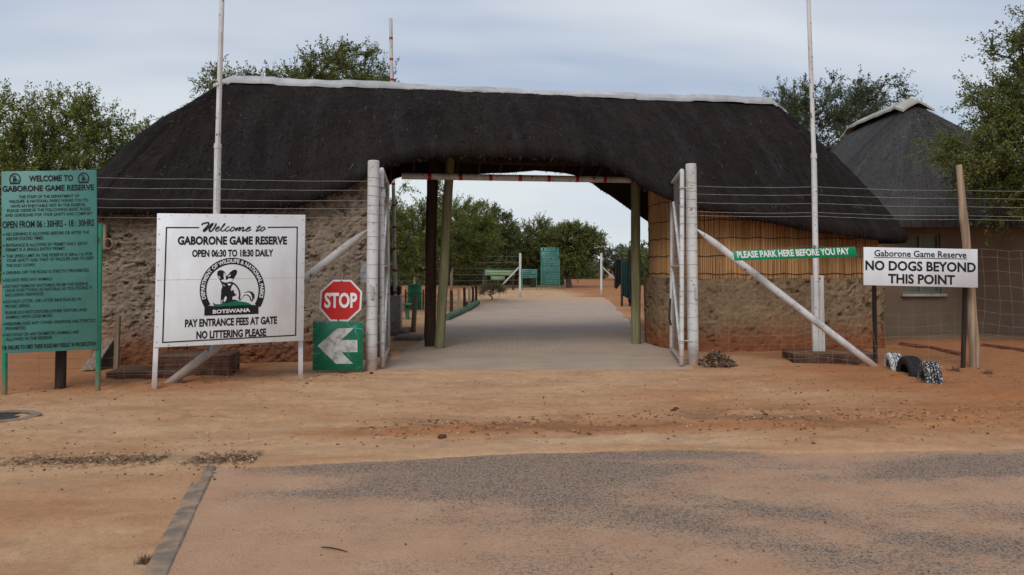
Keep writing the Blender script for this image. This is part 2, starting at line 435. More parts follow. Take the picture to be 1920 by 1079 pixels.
# tarred road: one sheet under the sand's edge, worn and dusted over
rx = np.arange(-2.42, 12.0, 0.045); ry = np.concatenate([np.arange(-6, 3.0, 0.5), np.arange(3.0, 7.5, 0.035)])
RX, RY = np.meshgrid(rx, ry, indexing='ij')
XX = np.maximum(RX, kerb_x(RY) + 0.055)
def blob(cx, cy, sx, sy, rot=0.0):
    c, s = math.cos(rot), math.sin(rot)
    a = (XX - cx) * c + (RY - cy) * s; b = -(XX - cx) * s + (RY - cy) * c
    return np.exp(-(a / sx) ** 2 - (b / sy) ** 2)
bare = 1.25 * blob(-0.25, 5.95, 1.15, 0.72, 0.15) + 0.6 * blob(0.5, 6.5, 0.9, 0.4) + 0.7 * blob(-1.4, 6.36, 0.8, 0.12, 0.1) + 0.75 * blob(1.35, 6.78, 0.8, 0.16) \
     + 0.95 * blob(4.0, 6.5, 1.1, 0.42, 0.12) + 0.5 * blob(3.0, 6.1, 0.6, 0.16, 0.3) + 0.9 * blob(-1.25, 5.62, 0.26, 0.11, 0.1) + 0.55 * blob(-0.4, 5.72, 0.7, 0.2) \
     + 0.62 * blob(0.9, 5.15, 1.3, 0.22, -0.55) + 0.6 * blob(1.3, 4.62, 1.0, 0.22, -0.5) + 0.68 * blob(2.1, 5.0, 0.9, 0.18, -0.55) + 0.72 * blob(2.55, 4.55, 0.5, 0.14, -0.45) \
     + 0.75 * blob(3.35, 5.1, 0.55, 0.22, -0.2) + 0.4 * blob(0.2, 4.5, 1.0, 0.35, -0.3) + 0.5 * blob(3.2, 4.5, 0.6, 0.2, -0.4)
bare = bare - 1.0 * blob(2.75, 6.75, 0.5, 0.22, -0.2)
bare = bare + 0.28 * (XX > 4.6) + 0.25 * (RY < 4) + 0.27 * sstep(-0.9, 0.4, XX)
stre = fbm(XX * 0.9 + RY * 0.7, RY * 2.6 - XX * 0.3, 61, 5)
bare = np.clip(bare * 0.92 + (stre - 0.5) * 1.35 + 0.03 + (fbm(XX * 5, RY * 9, 63, 3) - 0.5) * 0.55, 0, 1)
bare = bare * sstep(0.0, 0.10, XX - kerb_x(RY) - 0.02 - 0.25 * fbm(RY * 3, RY * 0 + 1, 66, 3))
zr = (fbm(XX * 0.8, RY * 0.8, 65, 3) - 0.5) * 0.012
me = np_mesh(np.stack([XX, RY, zr], -1).reshape(-1, 3), grid_faces(len(rx), len(ry)), {'bare': bare.ravel()})
t = NT('dusty asphalt'); co = t.coord()
ag = t.voro(co, 62, out=0); fine = t.noise(co, 120, 4, 0.8); agc = t.voro(co, 62, out=1)
agn = t.n('ShaderNodeSeparateColor', {0: agc}).outputs[0]
tar = t.mix(agn, (0.165, 0.132, 0.108), (0.34, 0.27, 0.215))
tar = t.mix(t.rng(ag, 0.35, 0.6), tar, (0.10, 0.076, 0.059))
dust = t.mix(t.rng(t.noise(co, 2.3, 6, 0.6), 0.3, 0.7), (0.375, 0.212, 0.125), (0.445, 0.275, 0.172))
dust = t.mix(1.0, dust, t.ramp(fine, [(0.3, 0.76), (0.7, 1.2)]), 'MULTIPLY')
f = t.math('ADD', t.attr('bare'), t.math('MULTIPLY', t.math('SUBTRACT', agn, 0.5), 0.75))
f = t.math('ADD', f, t.math('MULTIPLY', t.math('SUBTRACT', t.noise(co, 30, 4, 0.7), 0.5), 0.9))
f = t.math('MULTIPLY', t.rng(f, 0.25, 1.1), 0.9, True)
t.bump(t.math('ADD', t.math('MULTIPLY', ag, -1.0), t.math('MULTIPLY', fine, 0.6)), 0.45, 0.007)
M['asphalt'] = t.fin(t.mix(f, dust, tar), 0.9, 0.15)
road = link('road', me, M['asphalt'], None, 180); road['kind'] = 'structure'

# concrete edge kerb, three cast lengths
mb = MB()
ys = [6.47, 5.62, 4.55, 3.4, 2.2]
for a, b in zip(ys[:-1], ys[1:]):
    n = 8
    pts = []
    for i in range(n + 1):
        y = a + (b + 0.006 - a) * i / n
        x = float(kerb_x(y)); zt = 0.013 + 0.006 * random.Random(int(y * 100)).random()
        for dxx, dzz in ((-0.068, -0.12), (-0.068, zt - 0.012), (-0.055, zt), (0.055, zt - 0.002), (0.068, zt - 0.014), (0.068, -0.12)):
            pts.append((x + dxx, y, dzz))
    fs = [(i * 6 + k, i * 6 + k + 1, (i + 1) * 6 + k + 1, (i + 1) * 6 + k) for i in range(n) for k in range(5)]
    fs += [(5, 4, 3, 2, 1, 0), tuple(n * 6 + k for k in range(6))]
    mb.add(pts, fs)
t = NT('kerb concrete'); co = t.coord()
c = t.mix(t.rng(t.noise(co, 3.5, 6, 0.65), 0.35, 0.65), (0.17, 0.135, 0.105), (0.26, 0.20, 0.15))
c = t.mix(t.rng(t.noise(co, 7, 6, 0.7), 0.47, 0.63), c, (0.36, 0.22, 0.13))
c = t.mix(1.0, c, t.ramp(t.noise(co, 110, 4, 0.8), [(0.3, 0.75), (0.7, 1.2)]), 'MULTIPLY')
t.bump(t.noise(co, 60, 5, 0.7), 0.5, 0.006)
M['kerb'] = t.fin(c, 0.9, 0.15)
kerb = single('kerb', mb, M['kerb'], '', '', smooth=40); del kerb['label']; del kerb['category']; kerb['kind'] = 'structure'

# paved drive through the gate: concrete apron in front, interlocking bricks behind
def strip(y0, y1, n, z, name):
    yy = np.linspace(y0, y1, n); W = 40
    l = np.interp(yy, *PAVE_L); r = np.interp(yy, *PAVE_R)
    u = np.linspace(0, 1, W)
    px_ = l[:, None] * (1 - u) + r[:, None] * u
    py_ = np.repeat(yy[:, None], W, 1)
    jit = (fbm(px_ * 3, py_ * 0 + 2, 81, 4) - 0.5) * 0.16
    if y0 < 13: py_[0] = py_[0] + jit[0]
    zz = z + (fbm(px_ * 0.7, py_ * 0.5, 83, 3) - 0.5) * 0.014
    return np_mesh(np.stack([px_, py_, zz], -1).reshape(-1, 3), grid_faces(n, W)[:, ::-1].copy())
t = NT('paving bricks'); co = t.coord()
br = t.n('ShaderNodeTexBrick', {'Vector': co, 'Color1': (0.40, 0.30, 0.235), 'Color2': (0.465, 0.36, 0.285), 'Mortar': (0.31, 0.24, 0.185), 'Scale': 1.0, 'Mortar Size': 0.012, 'Mortar Smooth': 0.3, 'Bias': 0.0, 'Brick Width': 0.22, 'Row Height': 0.11})
c = t.mix(t.math('MULTIPLY', t.rng(t.noise(t.coord((1.3, 0.35, 1)), 1.2, 6, 0.6), 0.36, 0.66), 0.75), br.outputs[0], (0.42, 0.31, 0.23))
c = t.mix(t.math('MULTIPLY', t.rng(t.noise(co, 0.8, 5, 0.6), 0.5, 0.75), 0.4), c, (0.235, 0.19, 0.16))
yy = t.math('ADD', t.n('ShaderNodeSeparateXYZ', {0: co}).outputs[1], t.math('MULTIPLY', t.math('SUBTRACT', t.noise(t.coord((1, 0.2, 1)), 1.3, 5, 0.6), 0.5), 16.0))
c = t.mix(t.math('MULTIPLY', t.rng(yy, 30.0, 41.0), 0.95), c, (0.46, 0.30, 0.18))
c = t.mix(1.0, c, t.ramp(t.noise(co, 45, 4, 0.7), [(0.3, 0.85), (0.7, 1.12)]), 'MULTIPLY')
t.bump(t.math('MULTIPLY', br.outputs[1], -1.0), 0.35, 0.008)
M['paving'] = t.fin(c, 0.9, 0.15)
t = NT('apron concrete'); co = t.coord()
c = t.mix(t.rng(t.noise(co, 1.4, 6, 0.65), 0.3, 0.7), (0.34, 0.26, 0.195), (0.44, 0.335, 0.25))
c = t.mix(t.rng(t.noise(t.coord((0.4, 1.6, 1)), 2.2, 6, 0.7), 0.52, 0.72), c, (0.37, 0.255, 0.17))
c = t.mix(1.0, c, t.ramp(t.noise(co, 70, 4, 0.75), [(0.3, 0.8), (0.7, 1.15)]), 'MULTIPLY')
t.bump(t.noise(co, 25, 5, 0.7), 0.35, 0.006)
M['apron'] = t.fin(c, 0.9, 0.15)
ob = link('paved_path', strip(14.6, 40.95, 120, 0.014, 'p'), M['paving'], None, 180); ob['kind'] = 'structure'
ob = link('concrete_path', strip(12.08, 14.597, 50, 0.014, 'a'), M['apron'], None, 180); ob['kind'] = 'structure'

# loose stuff on the ground ------------------------------------------------
_ph = (1 + 5 ** 0.5) / 2
ICO_V = np.array([(-1, _ph, 0), (1, _ph, 0), (-1, -_ph, 0), (1, -_ph, 0), (0, -1, _ph), (0, 1, _ph), (0, -1, -_ph), (0, 1, -_ph), (_ph, 0, -1), (_ph, 0, 1), (-_ph, 0, -1), (-_ph, 0, 1)]) / 1.9
ICO_F = np.array([(0, 11, 5), (0, 5, 1), (0, 1, 7), (0, 7, 10), (0, 10, 11), (1, 5, 9), (5, 11, 4), (11, 10, 2), (10, 7, 6), (7, 1, 8), (3, 9, 4), (3, 4, 2), (3, 2, 6), (3, 6, 8), (3, 8, 9), (4, 9, 5), (2, 4, 11), (6, 2, 10), (8, 6, 7), (9, 8, 1)])
def scatter_rocks(rng, xs, ys, size, zoff=None):
    n = len(xs)
    v = ICO_V[None] * (1 + rng.uniform(-0.35, 0.35, (n, 12, 1)))
    v = v * (size[:, None, None] * rng.uniform(0.6, 1.25, (n, 1, 3)) * np.array([1, 1, 0.62]))
    a = rng.uniform(0, 6.28, n); ca, sa = np.cos(a)[:, None], np.sin(a)[:, None]
    x = v[..., 0] * ca - v[..., 1] * sa; y = v[..., 0] * sa + v[..., 1] * ca
    z0 = gheight(xs, ys) if zoff is None else zoff
    z = v[..., 2] + (z0 + size * 0.22)[:, None]
    V = np.stack([x + xs[:, None], y + ys[:, None], z], -1).reshape(-1, 3)
    F = (ICO_F[None] + (np.arange(n) * 12)[:, None, None]).reshape(-1, 3)
    return V, F
rng = np.random.default_rng(4)
def cloud(n, fx, fy): return fx(n), fy(n)
xs = []; ys = []; sz = []
def addc(x, y, s): xs.append(x); ys.append(y); sz.append(s)
n = 3200; x = rng.uniform(-1.4, 7.5, n); addc(x, 7.95 + 0.10 * x + rng.normal(0, 0.30, n), 0.004 + 0.018 * rng.random(n) ** 4)
n = 2200; x = rng.uniform(-7, 8, n); addc(x, rng.uniform(7.0, 12, n), 0.003 + 0.013 * rng.random(n) ** 5)
n = 500; x = rng.uniform(-4.5, 4.5, n); addc(x, rng.uniform(3.6, 6.9, n), 0.0035 + 0.008 * rng.random(n) ** 5)
n = 500; x = rng.uniform(-5, -2.2, n); addc(x, 6.5 + rng.normal(0, 0.4, n), 0.004 + 0.012 * rng.random(n) ** 3)
n = 300; x = rng.uniform(3, 8.5, n); addc(x, rng.uniform(9, 12.6, n), 0.006 + 0.02 * rng.random(n) ** 4)
n = 200; x = rng.uniform(-8, -2.3, n); addc(x, 10.6 + 0.4 * (x + 5) + rng.normal(0, 0.5, n), 0.008 + 0.022 * rng.random(n) ** 4)
xs, ys, sz = np.concatenate(xs), np.concatenate(ys), np.concatenate(sz)
road_m = (ys < road_edge(xs)) & (xs > kerb_x(ys))
zz = np.where(road_m, 0.004, gheight(xs, ys))
V, F = scatter_rocks(rng, xs, ys, sz, zz)
t = NT('earth clods'); rnd = t.n('ShaderNodeNewGeometry').outputs['Random Per Island']
c = t.ramp(rnd, [(0.0, (0.12, 0.062, 0.034)), (0.5, (0.22, 0.115, 0.06)), (0.8, (0.32, 0.19, 0.11)), (1.0, (0.40, 0.31, 0.23))])
M['clod'] = t.fin(c, 0.95, 0.1)
ob = link('gravel', np_mesh(V, F), M['clod'], None, 180); ob['kind'] = 'stuff'
# a few clods big enough to point at
def clod(px, py, s, label, zfix=None):
    p = G(px, py); z = gz(p.x, p.y) if zfix is None else zfix
    V, F = scatter_rocks(np.random.default_rng(int(px)), np.array([0.0]), np.array([0.0]), np.array([s]), np.array([0.0]))
    o = link('clod', np_mesh(V, F), M['dark_clod'], None, 180); o.location = (p.x, p.y, z)
    o['label'] = label; o['category'] = 'clod'; o['group'] = 'bigger lumps of earth and stone on the ground'
M['dark_clod'] = m_mix('dark clod', (0.045, 0.028, 0.02), (0.11, 0.06, 0.038), 30, 0.95, 0.6)
clod(1268, 774, 0.042, 'round dark clod alone on the pale sand before the right end of the paved drive')
clod(1650, 1013, 0.02, 'small dark clod alone on the dusty tar under the no dogs sign')
clod(827, 824, 0.05, 'dark clod on the red earth bank above the tar edge')
clod(697, 703, 0.04, 'brown lump of earth at the foot of the left white gate post', 0.02)
clod(1605, 684, 0.05, 'reddish flat stone before the step of the right flagpole, left of the pipe foot')
clod(340, 722, 0.05, 'reddish stone beside the low end of the left slanting pipe')
# leaf litter swept against the kerb
n = 2600
u = rng.random(n); lx = -4.6 + 2.5 * u ** 0.7; _k = fbm(lx * 2.2, lx * 0 + 4, 88, 3) > 0.40; lx = lx[_k]; n = len(lx); ly = 6.52 + 0.05 * (lx + 3) + rng.normal(0, 0.10, n) * (0.5 + rng.random(n))
m2 = 1500; lx = np.concatenate([lx, rng.uniform(-7, 8, m2)]); ly = np.concatenate([ly, 7.1 + 5.0 * rng.random(m2) ** 1.2]); n += m2
ang = rng.uniform(0, 6.28, n); ln = rng.uniform(0.008, 0.028, n); wd = ln * rng.uniform(0.15, 0.45, n); ti = rng.uniform(-0.5, 0.5, n)
q = np.array([(-1, 0, 0), (0, -1, 0.1), (1, 0, 0), (0, 1, 0.1)], float)
V = np.empty((n, 4, 3))
V[..., 0] = lx[:, None] + np.cos(ang)[:, None] * q[:, 0] * ln[:, None] - np.sin(ang)[:, None] * q[:, 1] * wd[:, None]
V[..., 1] = ly[:, None] + np.sin(ang)[:, None] * q[:, 0] * ln[:, None] + np.cos(ang)[:, None] * q[:, 1] * wd[:, None]
V[..., 2] = (gheight(lx, ly) + 0.006 + 0.012 * rng.random(n))[:, None] + q[:, 0] * (np.sin(ti) * ln)[:, None] + q[:, 2] * wd[:, None] * 3
t = NT('dry leaf litter'); rnd = t.n('ShaderNodeNewGeometry').outputs['Random Per Island']
M['litter'] = t.fin(t.ramp(rnd, [(0.0, (0.07, 0.04, 0.024)), (0.4, (0.17, 0.10, 0.058)), (0.75, (0.30, 0.19, 0.115)), (1.0, (0.46, 0.34, 0.22))]), 0.9, 0.1)
ob = link('leaf_litter', np_mesh(V.reshape(-1, 3), np.arange(n * 4).reshape(-1, 4)), M['litter'], None, 180); ob['kind'] = 'stuff'

# ================================================================ GATEHOUSE
AL = R(10.4)
e1 = Vector((math.cos(AL), math.sin(AL), 0)); e2 = Vector((-math.sin(AL), math.cos(AL), 0))
MID = Vector((0.12, 16.55, 0))
def L2W(s, q, z): return MID + e1 * s + e2 * q + Vector((0, 0, z))
RIDGE_Z = 5.28; RIDGE_H = 5.83; LEN = 7.32; LENL = 8.05; DF = 2.9; DB = 2.9
def arch_f(s): return float(sstep(-3.3, -2.1, s) * sstep(2.9, 1.3, s))
ZF = ([-7.4, -5.2, -4.2, -3.4, -2.6, -2.0, -1.0, 0.0, 0.9, 1.4, 1.7, 2.0, 2.6, 3.6, 5.0, 6.8, 7.4],
      [2.42, 2.46, 2.58, 2.93, 3.36, 3.50, 3.54, 3.53, 3.47, 3.33, 3.12, 2.93, 2.64, 2.47, 2.23, 2.05, 2.05])
ZB = ([-7.4, -3.6, -3.0, -2.5, -2.0, -1.0, 0.0, 0.8, 1.8, 2.4, 2.9, 3.5, 4.2, 7.4],
      [2.4, 2.55, 3.1, 3.62, 3.74, 3.73, 3.80, 3.87, 3.80, 3.66, 3.40, 3.0, 2.6, 2.2])
def zfront(s): return float(np.interp(s, *ZF))
def zback(s): return float(np.interp(s, *ZB))
THK = 0.24
# eave outline: a rounded rectangle walked from the back left round the front
def outline(n_line=210, n_arc=14, n_side=26):
    out = []; r = 0.8
    for i in range(n_line):                                   # front, left to right
        s = -LENL + r + (LENL + LEN - 2 * r) * i / (n_line - 1)
        out.append((s, -(DF - 0.35 * arch_f(s)), zfront(s)))
    for i in range(1, n_arc):
        a = math.pi / 2 * i / n_arc
        out.append((LEN - r + r * math.sin(a), -DF + r - r * math.cos(a), zfront(LEN)))
    for i in range(n_side):
        q = -DF + r + (DF + DB - 2 * r) * i / (n_side - 1); k = i / (n_side - 1)
        out.append((LEN, q, zfront(LEN) * (1 - k) + zback(LEN) * k))
    for i in range(1, n_arc):
        a = math.pi / 2 * i / n_arc
        out.append((LEN - r + r * math.cos(a), DB - r + r * math.sin(a), zback(LEN)))
    for i in range(n_line):
        s = LEN - r - (LENL + LEN - 2 * r) * i / (n_line - 1)
        out.append((s, DB - 1.0 * arch_f(s), zback(s)))
    for i in range(1, n_arc):
        a = math.pi / 2 * i / n_arc
        out.append((-LENL + r - r * math.sin(a), DB - r + r * math.cos(a), zback(-LEN)))
    for i in range(n_side):
        q = DB - r - (DF + DB - 2 * r) * i / (n_side - 1); k = i / (n_side - 1)
        out.append((-LENL, q, zback(-LEN) * (1 - k) + zfront(-LEN) * k))
    for i in range(1, n_arc):
        a = math.pi / 2 * i / n_arc
        out.append((-LENL + r - r * math.cos(a), -DF + r - r * math.sin(a), zfront(-LEN)))
    return out
OUT = outline(); NO = len(OUT)
arc = [0.0]
for i in range(1, NO): arc.append(arc[-1] + math.dist(OUT[i][:2], OUT[i - 1][:2]))
NTT = 60
def ridge_pt(s, q):
    sr = max(-RIDGE_H, min(RIDGE_H, s))
    return sr, 0.0, RIDGE_Z
rv = []; rtex = []
for i, (s, q, z) in enumerate(OUT):
    sr, qr, zr_ = ridge_pt(s, q)
    ze = z + THK
    lump = 0.08 * (float(fbm(arc[i] * 0.8, 3.1, 91, 3)) - 0.5)
    for k in range(NTT):
        tt = k / (NTT - 1)
        bulge = 0.17 * math.sin(math.pi * min(1, tt)) ** 0.9
        horiz = tt
        a = sr + (s - sr) * horiz; b = qr + (q - qr) * horiz
        zz = zr_ + (ze - zr_) * tt + bulge
        d = (float(fbm(arc[i] * 1.1, tt * 3.6, 93, 3)) - 0.5) * 0.16 * math.sin(math.pi * tt) + (float(fbm(arc[i] * 5, tt * 16, 94, 2)) - 0.5) * 0.06 * min(1, tt * 6)
        zz += d + lump * tt
        rv.append(L2W(a, b, zz)); rtex.append((arc[i], tt * 3.8, 0))
    # the thick trimmed eave: rounded lip and the underside back to the ridge
    for k in range(1, 6):
        an = math.pi * k / 5
        oo = 0.07 * math.sin(an); zz = z + THK * (0.5 + 0.5 * math.cos(an)) + lump
        nx, ny = (s - sr), (q - qr); l = math.hypot(nx, ny); nx /= l; ny /= l
        rg = (float(vnoise(arc[i] * 9, k * 1.7, 95)) - 0.5) * 0.03
        rv.append(L2W(s + nx * (oo + rg), q + ny * (oo + rg), zz)); rtex.append((arc[i], 3.8 + k * 0.06, 0))
    for k in range(1, 13):
        tt = 1 - k / 12
        a = sr + (s - sr) * tt; b = qr + (q - qr) * tt
        zz = (zr_ - 0.32) + (z - (zr_ - 0.32)) * tt + 0.10 * math.sin(math.pi * tt)
        rv.append(L2W(a, b, zz)); rtex.append((arc[i], 4.2 + (1 - tt) * 3.8, 0))
NV = NTT + 5 + 12
gate_house = thing('thatched_gatehouse', 'long thatched gatehouse of rough stone with a wide arched passage through its middle', 'gatehouse', tuple(L2W(0, 0, 0)))
GO = Vector(gate_house.location)
me = np_mesh(np.array([tuple(p - GO) for p in rv]), grid_faces(NO, NV, wrap=True)[:, ::-1].copy(), {'tex': np.array(rtex)})

def thatch_mat(name, c1, c2, grey, gfac=1.0):
    t = NT(name); co = t.coord(attr='tex')
    st = t.n('ShaderNodeMapping', {'Vector': co, 'Scale': (26, 2.2, 1)}).outputs[0]
    s1 = t.noise(st, 1.0, 6, 0.7); fine = t.noise(t.n('ShaderNodeMapping', {'Vector': co, 'Scale': (46, 26, 1)}).outputs[0], 1.0, 4, 0.7)
    blot = t.noise(co, 0.55, 6, 0.62)
    c = t.mix(t.rng(blot, 0.38, 0.62), c1, c2)
    run = t.noise(t.n('ShaderNodeMapping', {'Vector': co, 'Scale': (2.6, 0.28, 1)}).outputs[0], 1.0, 6, 0.65)
    c = t.mix(t.math('MULTIPLY', t.rng(run, 0.46, 0.72), 0.75 * gfac, True), c, grey)
    c = t.mix(1.0, c, t.ramp(s1, [(0.25, 0.72), (0.5, 1.0), (0.75, 1.28)]), 'MULTIPLY')
    c = t.mix(1.0, c, t.ramp(fine, [(0.3, 0.6), (0.5, 1.0), (0.72, 1.7)]), 'MULTIPLY')
    pit = t.rng(t.noise(co, 7.5, 5, 0.6), 0.63, 0.70)
    c = t.mix(t.math('MULTIPLY', pit, 0.7), c, (0.006, 0.005, 0.005))
    fl = t.rng(t.noise(t.n('ShaderNodeMapping', {'Vector': co, 'Scale': (34, 12, 1)}).outputs[0], 1.0, 2, 0.5), 0.765, 0.80)
    c = t.mix(fl, c, (0.16, 0.145, 0.13))
    t.bump(t.math('ADD', t.math('MULTIPLY', s1, 0.6), t.math('ADD', t.math('MULTIPLY', fine, 0.7), t.math('MULTIPLY', pit, -0.7))), 0.9, 0.035)
    return t.fin(c, 0.95, 0.12)
M['thatch'] = thatch_mat('tarred old thatch', (0.0108, 0.0080, 0.0075), (0.021, 0.0135, 0.0112), (0.029, 0.0265, 0.0268))
M['thatch_grey'] = thatch_mat('grey old thatch', (0.040, 0.037, 0.036), (0.066, 0.061, 0.059), (0.085, 0.080, 0.078))
M['thatch_fringe'] = m_mix('thatch ends', (0.016, 0.012, 0.010), (0.04, 0.029, 0.023), 30, 0.95, 0.3)
roof = link('roof', me, M['thatch'], gate_house, 50)

# ragged straw ends along the eave
rngf = np.random.default_rng(8)
def fringe(points_fn, n, lmin, lmax, org, out=0.05):
    V = []; 
    for i in range(n):
        p, nrm, tan = points_fn(rngf.random())
        ln = rngf.uniform(lmin, lmax) * (0.5 + 0.5 * rngf.random()); w = rngf.uniform(0.004, 0.011)
        d = (nrm * rngf.uniform(-0.2, 0.9) + Vector((0, 0, -1)) * rngf.uniform(0.5, 1.1) + tan * rngf.uniform(-0.35, 0.35)).normalized()
        side = (tan + nrm * rngf.uniform(-0.5, 0.5)).normalized() * w
        a = p - d * ln * 0.4; b = p + d * ln * 0.6
        V += [a - side - org, a + side - org, b + side * 0.4 - org, b - side * 0.4 - org]
    return np_mesh(np.array([tuple(v) for v in V]), np.arange(len(V)).reshape(-1, 4))
def eave_pt(u):
    i = int(u * NO) % NO; j = (i + 1) % NO; f = u * NO - int(u * NO)
    s = OUT[i][0] * (1 - f) + OUT[j][0] * f; q = OUT[i][1] * (1 - f) + OUT[j][1] * f; z = OUT[i][2] * (1 - f) + OUT[j][2] * f
    sr = max(-RIDGE_H, min(RIDGE_H, s)); n_ = e1 * (s - sr) + e2 * q; n_.normalize()
    lump = 0.08 * (float(fbm(arc[i] * 0.8, 3.1, 91, 3)) - 0.5)
    return L2W(s, q, z + lump + rngf.uniform(0.0, 0.2)) + n_ * rngf.uniform(-0.12, 0.06), n_, Vector((-n_.y, n_.x, 0))
o_ = link('fringe', fringe(eave_pt, 6500, 0.05, 0.15, GO), M['thatch_fringe'], roof, 180)

def loose_straw(rows, nt_total, nt, n, org, lmin, lmax, seed, mat, parent):
    """short broken straws lying on the slope"""
    r_ = np.random.default_rng(seed); A = np.array([tuple(p) for p in rows]).reshape(-1, nt_total, 3); N = len(A)
    i = r_.integers(0, N, n); k = r_.integers(2, nt - 2, n); f = r_.random(n)[:, None]
    p = A[i, k] * (1 - f) + A[(i + 1) % N, k] * f
    dn_ = A[i, k + 1] - A[i, k]; dn_ /= np.linalg.norm(dn_, axis=1)[:, None]
    tn = A[(i + 1) % N, k] - A[i, k]; tn /= np.maximum(1e-6, np.linalg.norm(tn, axis=1))[:, None]
    nm = np.cross(tn, dn_); nm *= np.sign(nm[:, 2:3])
    ang = r_.normal(0, 0.5, n)[:, None]; d = dn_ * np.cos(ang) + tn * np.sin(ang); sd = np.cross(d, nm)
    ln = r_.uniform(lmin, lmax, n)[:, None]; w = r_.uniform(0.003, 0.007, n)[:, None]
    a = p + nm * r_.uniform(-0.004, 0.012, n)[:, None]; b = a + d * ln + nm * r_.uniform(-0.005, 0.035, n)[:, None]
    V = np.stack([a - sd * w, a + sd * w, b + sd * w * 0.4, b - sd * w * 0.4], 1).reshape(-1, 3) - np.array(org)
    o = link('loose_straw', np_mesh(V, np.arange(n * 4).reshape(-1, 4)), mat, parent, 180); o['kind'] = 'stuff'
t = NT('loose straw'); rnd = t.n('ShaderNodeNewGeometry').outputs['Random Per Island']
M['straw_dark'] = t.fin(t.ramp(rnd, [(0.0, (0.008, 0.006, 0.005)), (0.6, (0.024, 0.017, 0.014)), (0.965, (0.042, 0.033, 0.029)), (1.0, (0.15, 0.13, 0.115))]), 0.95, 0.1)
t = NT('loose grey straw'); rnd = t.n('ShaderNodeNewGeometry').outputs['Random Per Island']
M['straw_grey'] = t.fin(t.ramp(rnd, [(0.0, (0.02, 0.018, 0.018)), (0.6, (0.06, 0.055, 0.053)), (0.94, (0.11, 0.10, 0.098)), (1.0, (0.26, 0.25, 0.24))]), 0.95, 0.1)
loose_straw(rv, NV, NTT, 26000, GO, 0.04, 0.15, 61, M['straw_dark'], roof)
# pale cement capping along the ridge, in cast lengths
def ridge_cap(pts, half, drop, parent, mat, seed, thick=0.05, seglen=1.25):
    """pts: list of world points along the ridge; a saddle of cement over them"""
    tot = [0]
    for a, b in zip(pts[:-1], pts[1:]): tot.append(tot[-1] + (b - a).length)
    n = int(tot[-1] / 0.08); K = 13; vs = []; tx = []
    for i in range(n + 1):
        d = tot[-1] * i / n
        j = max(k for k in range(len(pts) - 1) if tot[k] <= d + 1e-6)
        f = (d - tot[j]) / (tot[j + 1] - tot[j]); p = pts[j].lerp(pts[j + 1], f)
        tan = (pts[j + 1] - pts[j]).normalized(); side = Vector((tan.y, -tan.x, 0)).normalized()
        joint = 0.022 if (int(d / seglen) % 2 == 0) else 0.0
        wob = (float(fbm(d * 1.4, 1, seed, 3)) - 0.5) * 0.06
        for k in range(K):
            u = -1 + 2 * k / (K - 1)
            h = half + wob * abs(u) + (float(vnoise(d * 6, 5 * (u > 0), seed + 3)) - 0.5) * 0.03
            z = thick + joint - drop * abs(u) ** 1.35 + (float(vnoise(d * 4, u * 3, seed + 5)) - 0.5) * 0.018
            vs.append(p + side * u * h + Vector((0, 0, z))); tx.append((d, u, 0))
    fs = [tuple(f) for f in grid_faces(n + 1, K)]
    m = len(vs)
    vs2 = [v - Vector((0, 0, 0.06)) for v in vs]
    fs2 = [tuple(x + m for x in f[::-1]) for f in fs]
    rim = []
    for i in range(n):
        for c in (0, K - 1):
            a, b = i * K + c, (i + 1) * K + c
            rim.append((a, b, b + m, a + m) if c else (b, a, a + m, b + m))
    for i in (0, n):
        for k in range(K - 1):
            a, b = i * K + k, i * K + k + 1
            rim.append((a, b, b + m, a + m) if i == 0 else (b, a, a + m, b + m))
    mb = MB(); mb.add(vs + vs2, fs + fs2 + rim)
    return part('ridge_cap', mb, mat, parent, smooth=50)
t = NT('ridge cement'); co = t.coord()
c = t.mix(t.rng(t.noise(co, 1.6, 6, 0.65), 0.35, 0.68), (0.30, 0.30, 0.305), (0.47, 0.47, 0.475))
ck = t.rng(t.voro(t.coord((1, 1, 1)), 1.3, 'DISTANCE_TO_EDGE'), 0.0, 0.025, 1.0, 0.0)
c = t.mix(t.math('MULTIPLY', ck, 0.25), c, (0.16, 0.15, 0.14))
c = t.mix(t.rng(t.noise(co, 9, 6, 0.7), 0.6, 0.75), c, (0.30, 0.29, 0.275))
t.bump(t.noise(co, 18, 5, 0.7), 0.4, 0.015)
M['cement'] = t.fin(c, 0.85, 0.2)
rpts = [L2W(-RIDGE_H - 0.28, -0.05, RIDGE_Z - 0.14), L2W(-RIDGE_H + 0.05, 0, RIDGE_Z + 0.05), L2W(-3, 0, RIDGE_Z + 0.06), L2W(0, 0, RIDGE_Z + 0.03), L2W(3, 0, RIDGE_Z + 0.05), L2W(RIDGE_H - 0.05, 0, RIDGE_Z + 0.08), L2W(RIDGE_H + 0.3, -0.03, RIDGE_Z - 0.2)]
ridge_cap(rpts, 0.17, 0.12, roof, M['cement'], 7, 0.035)

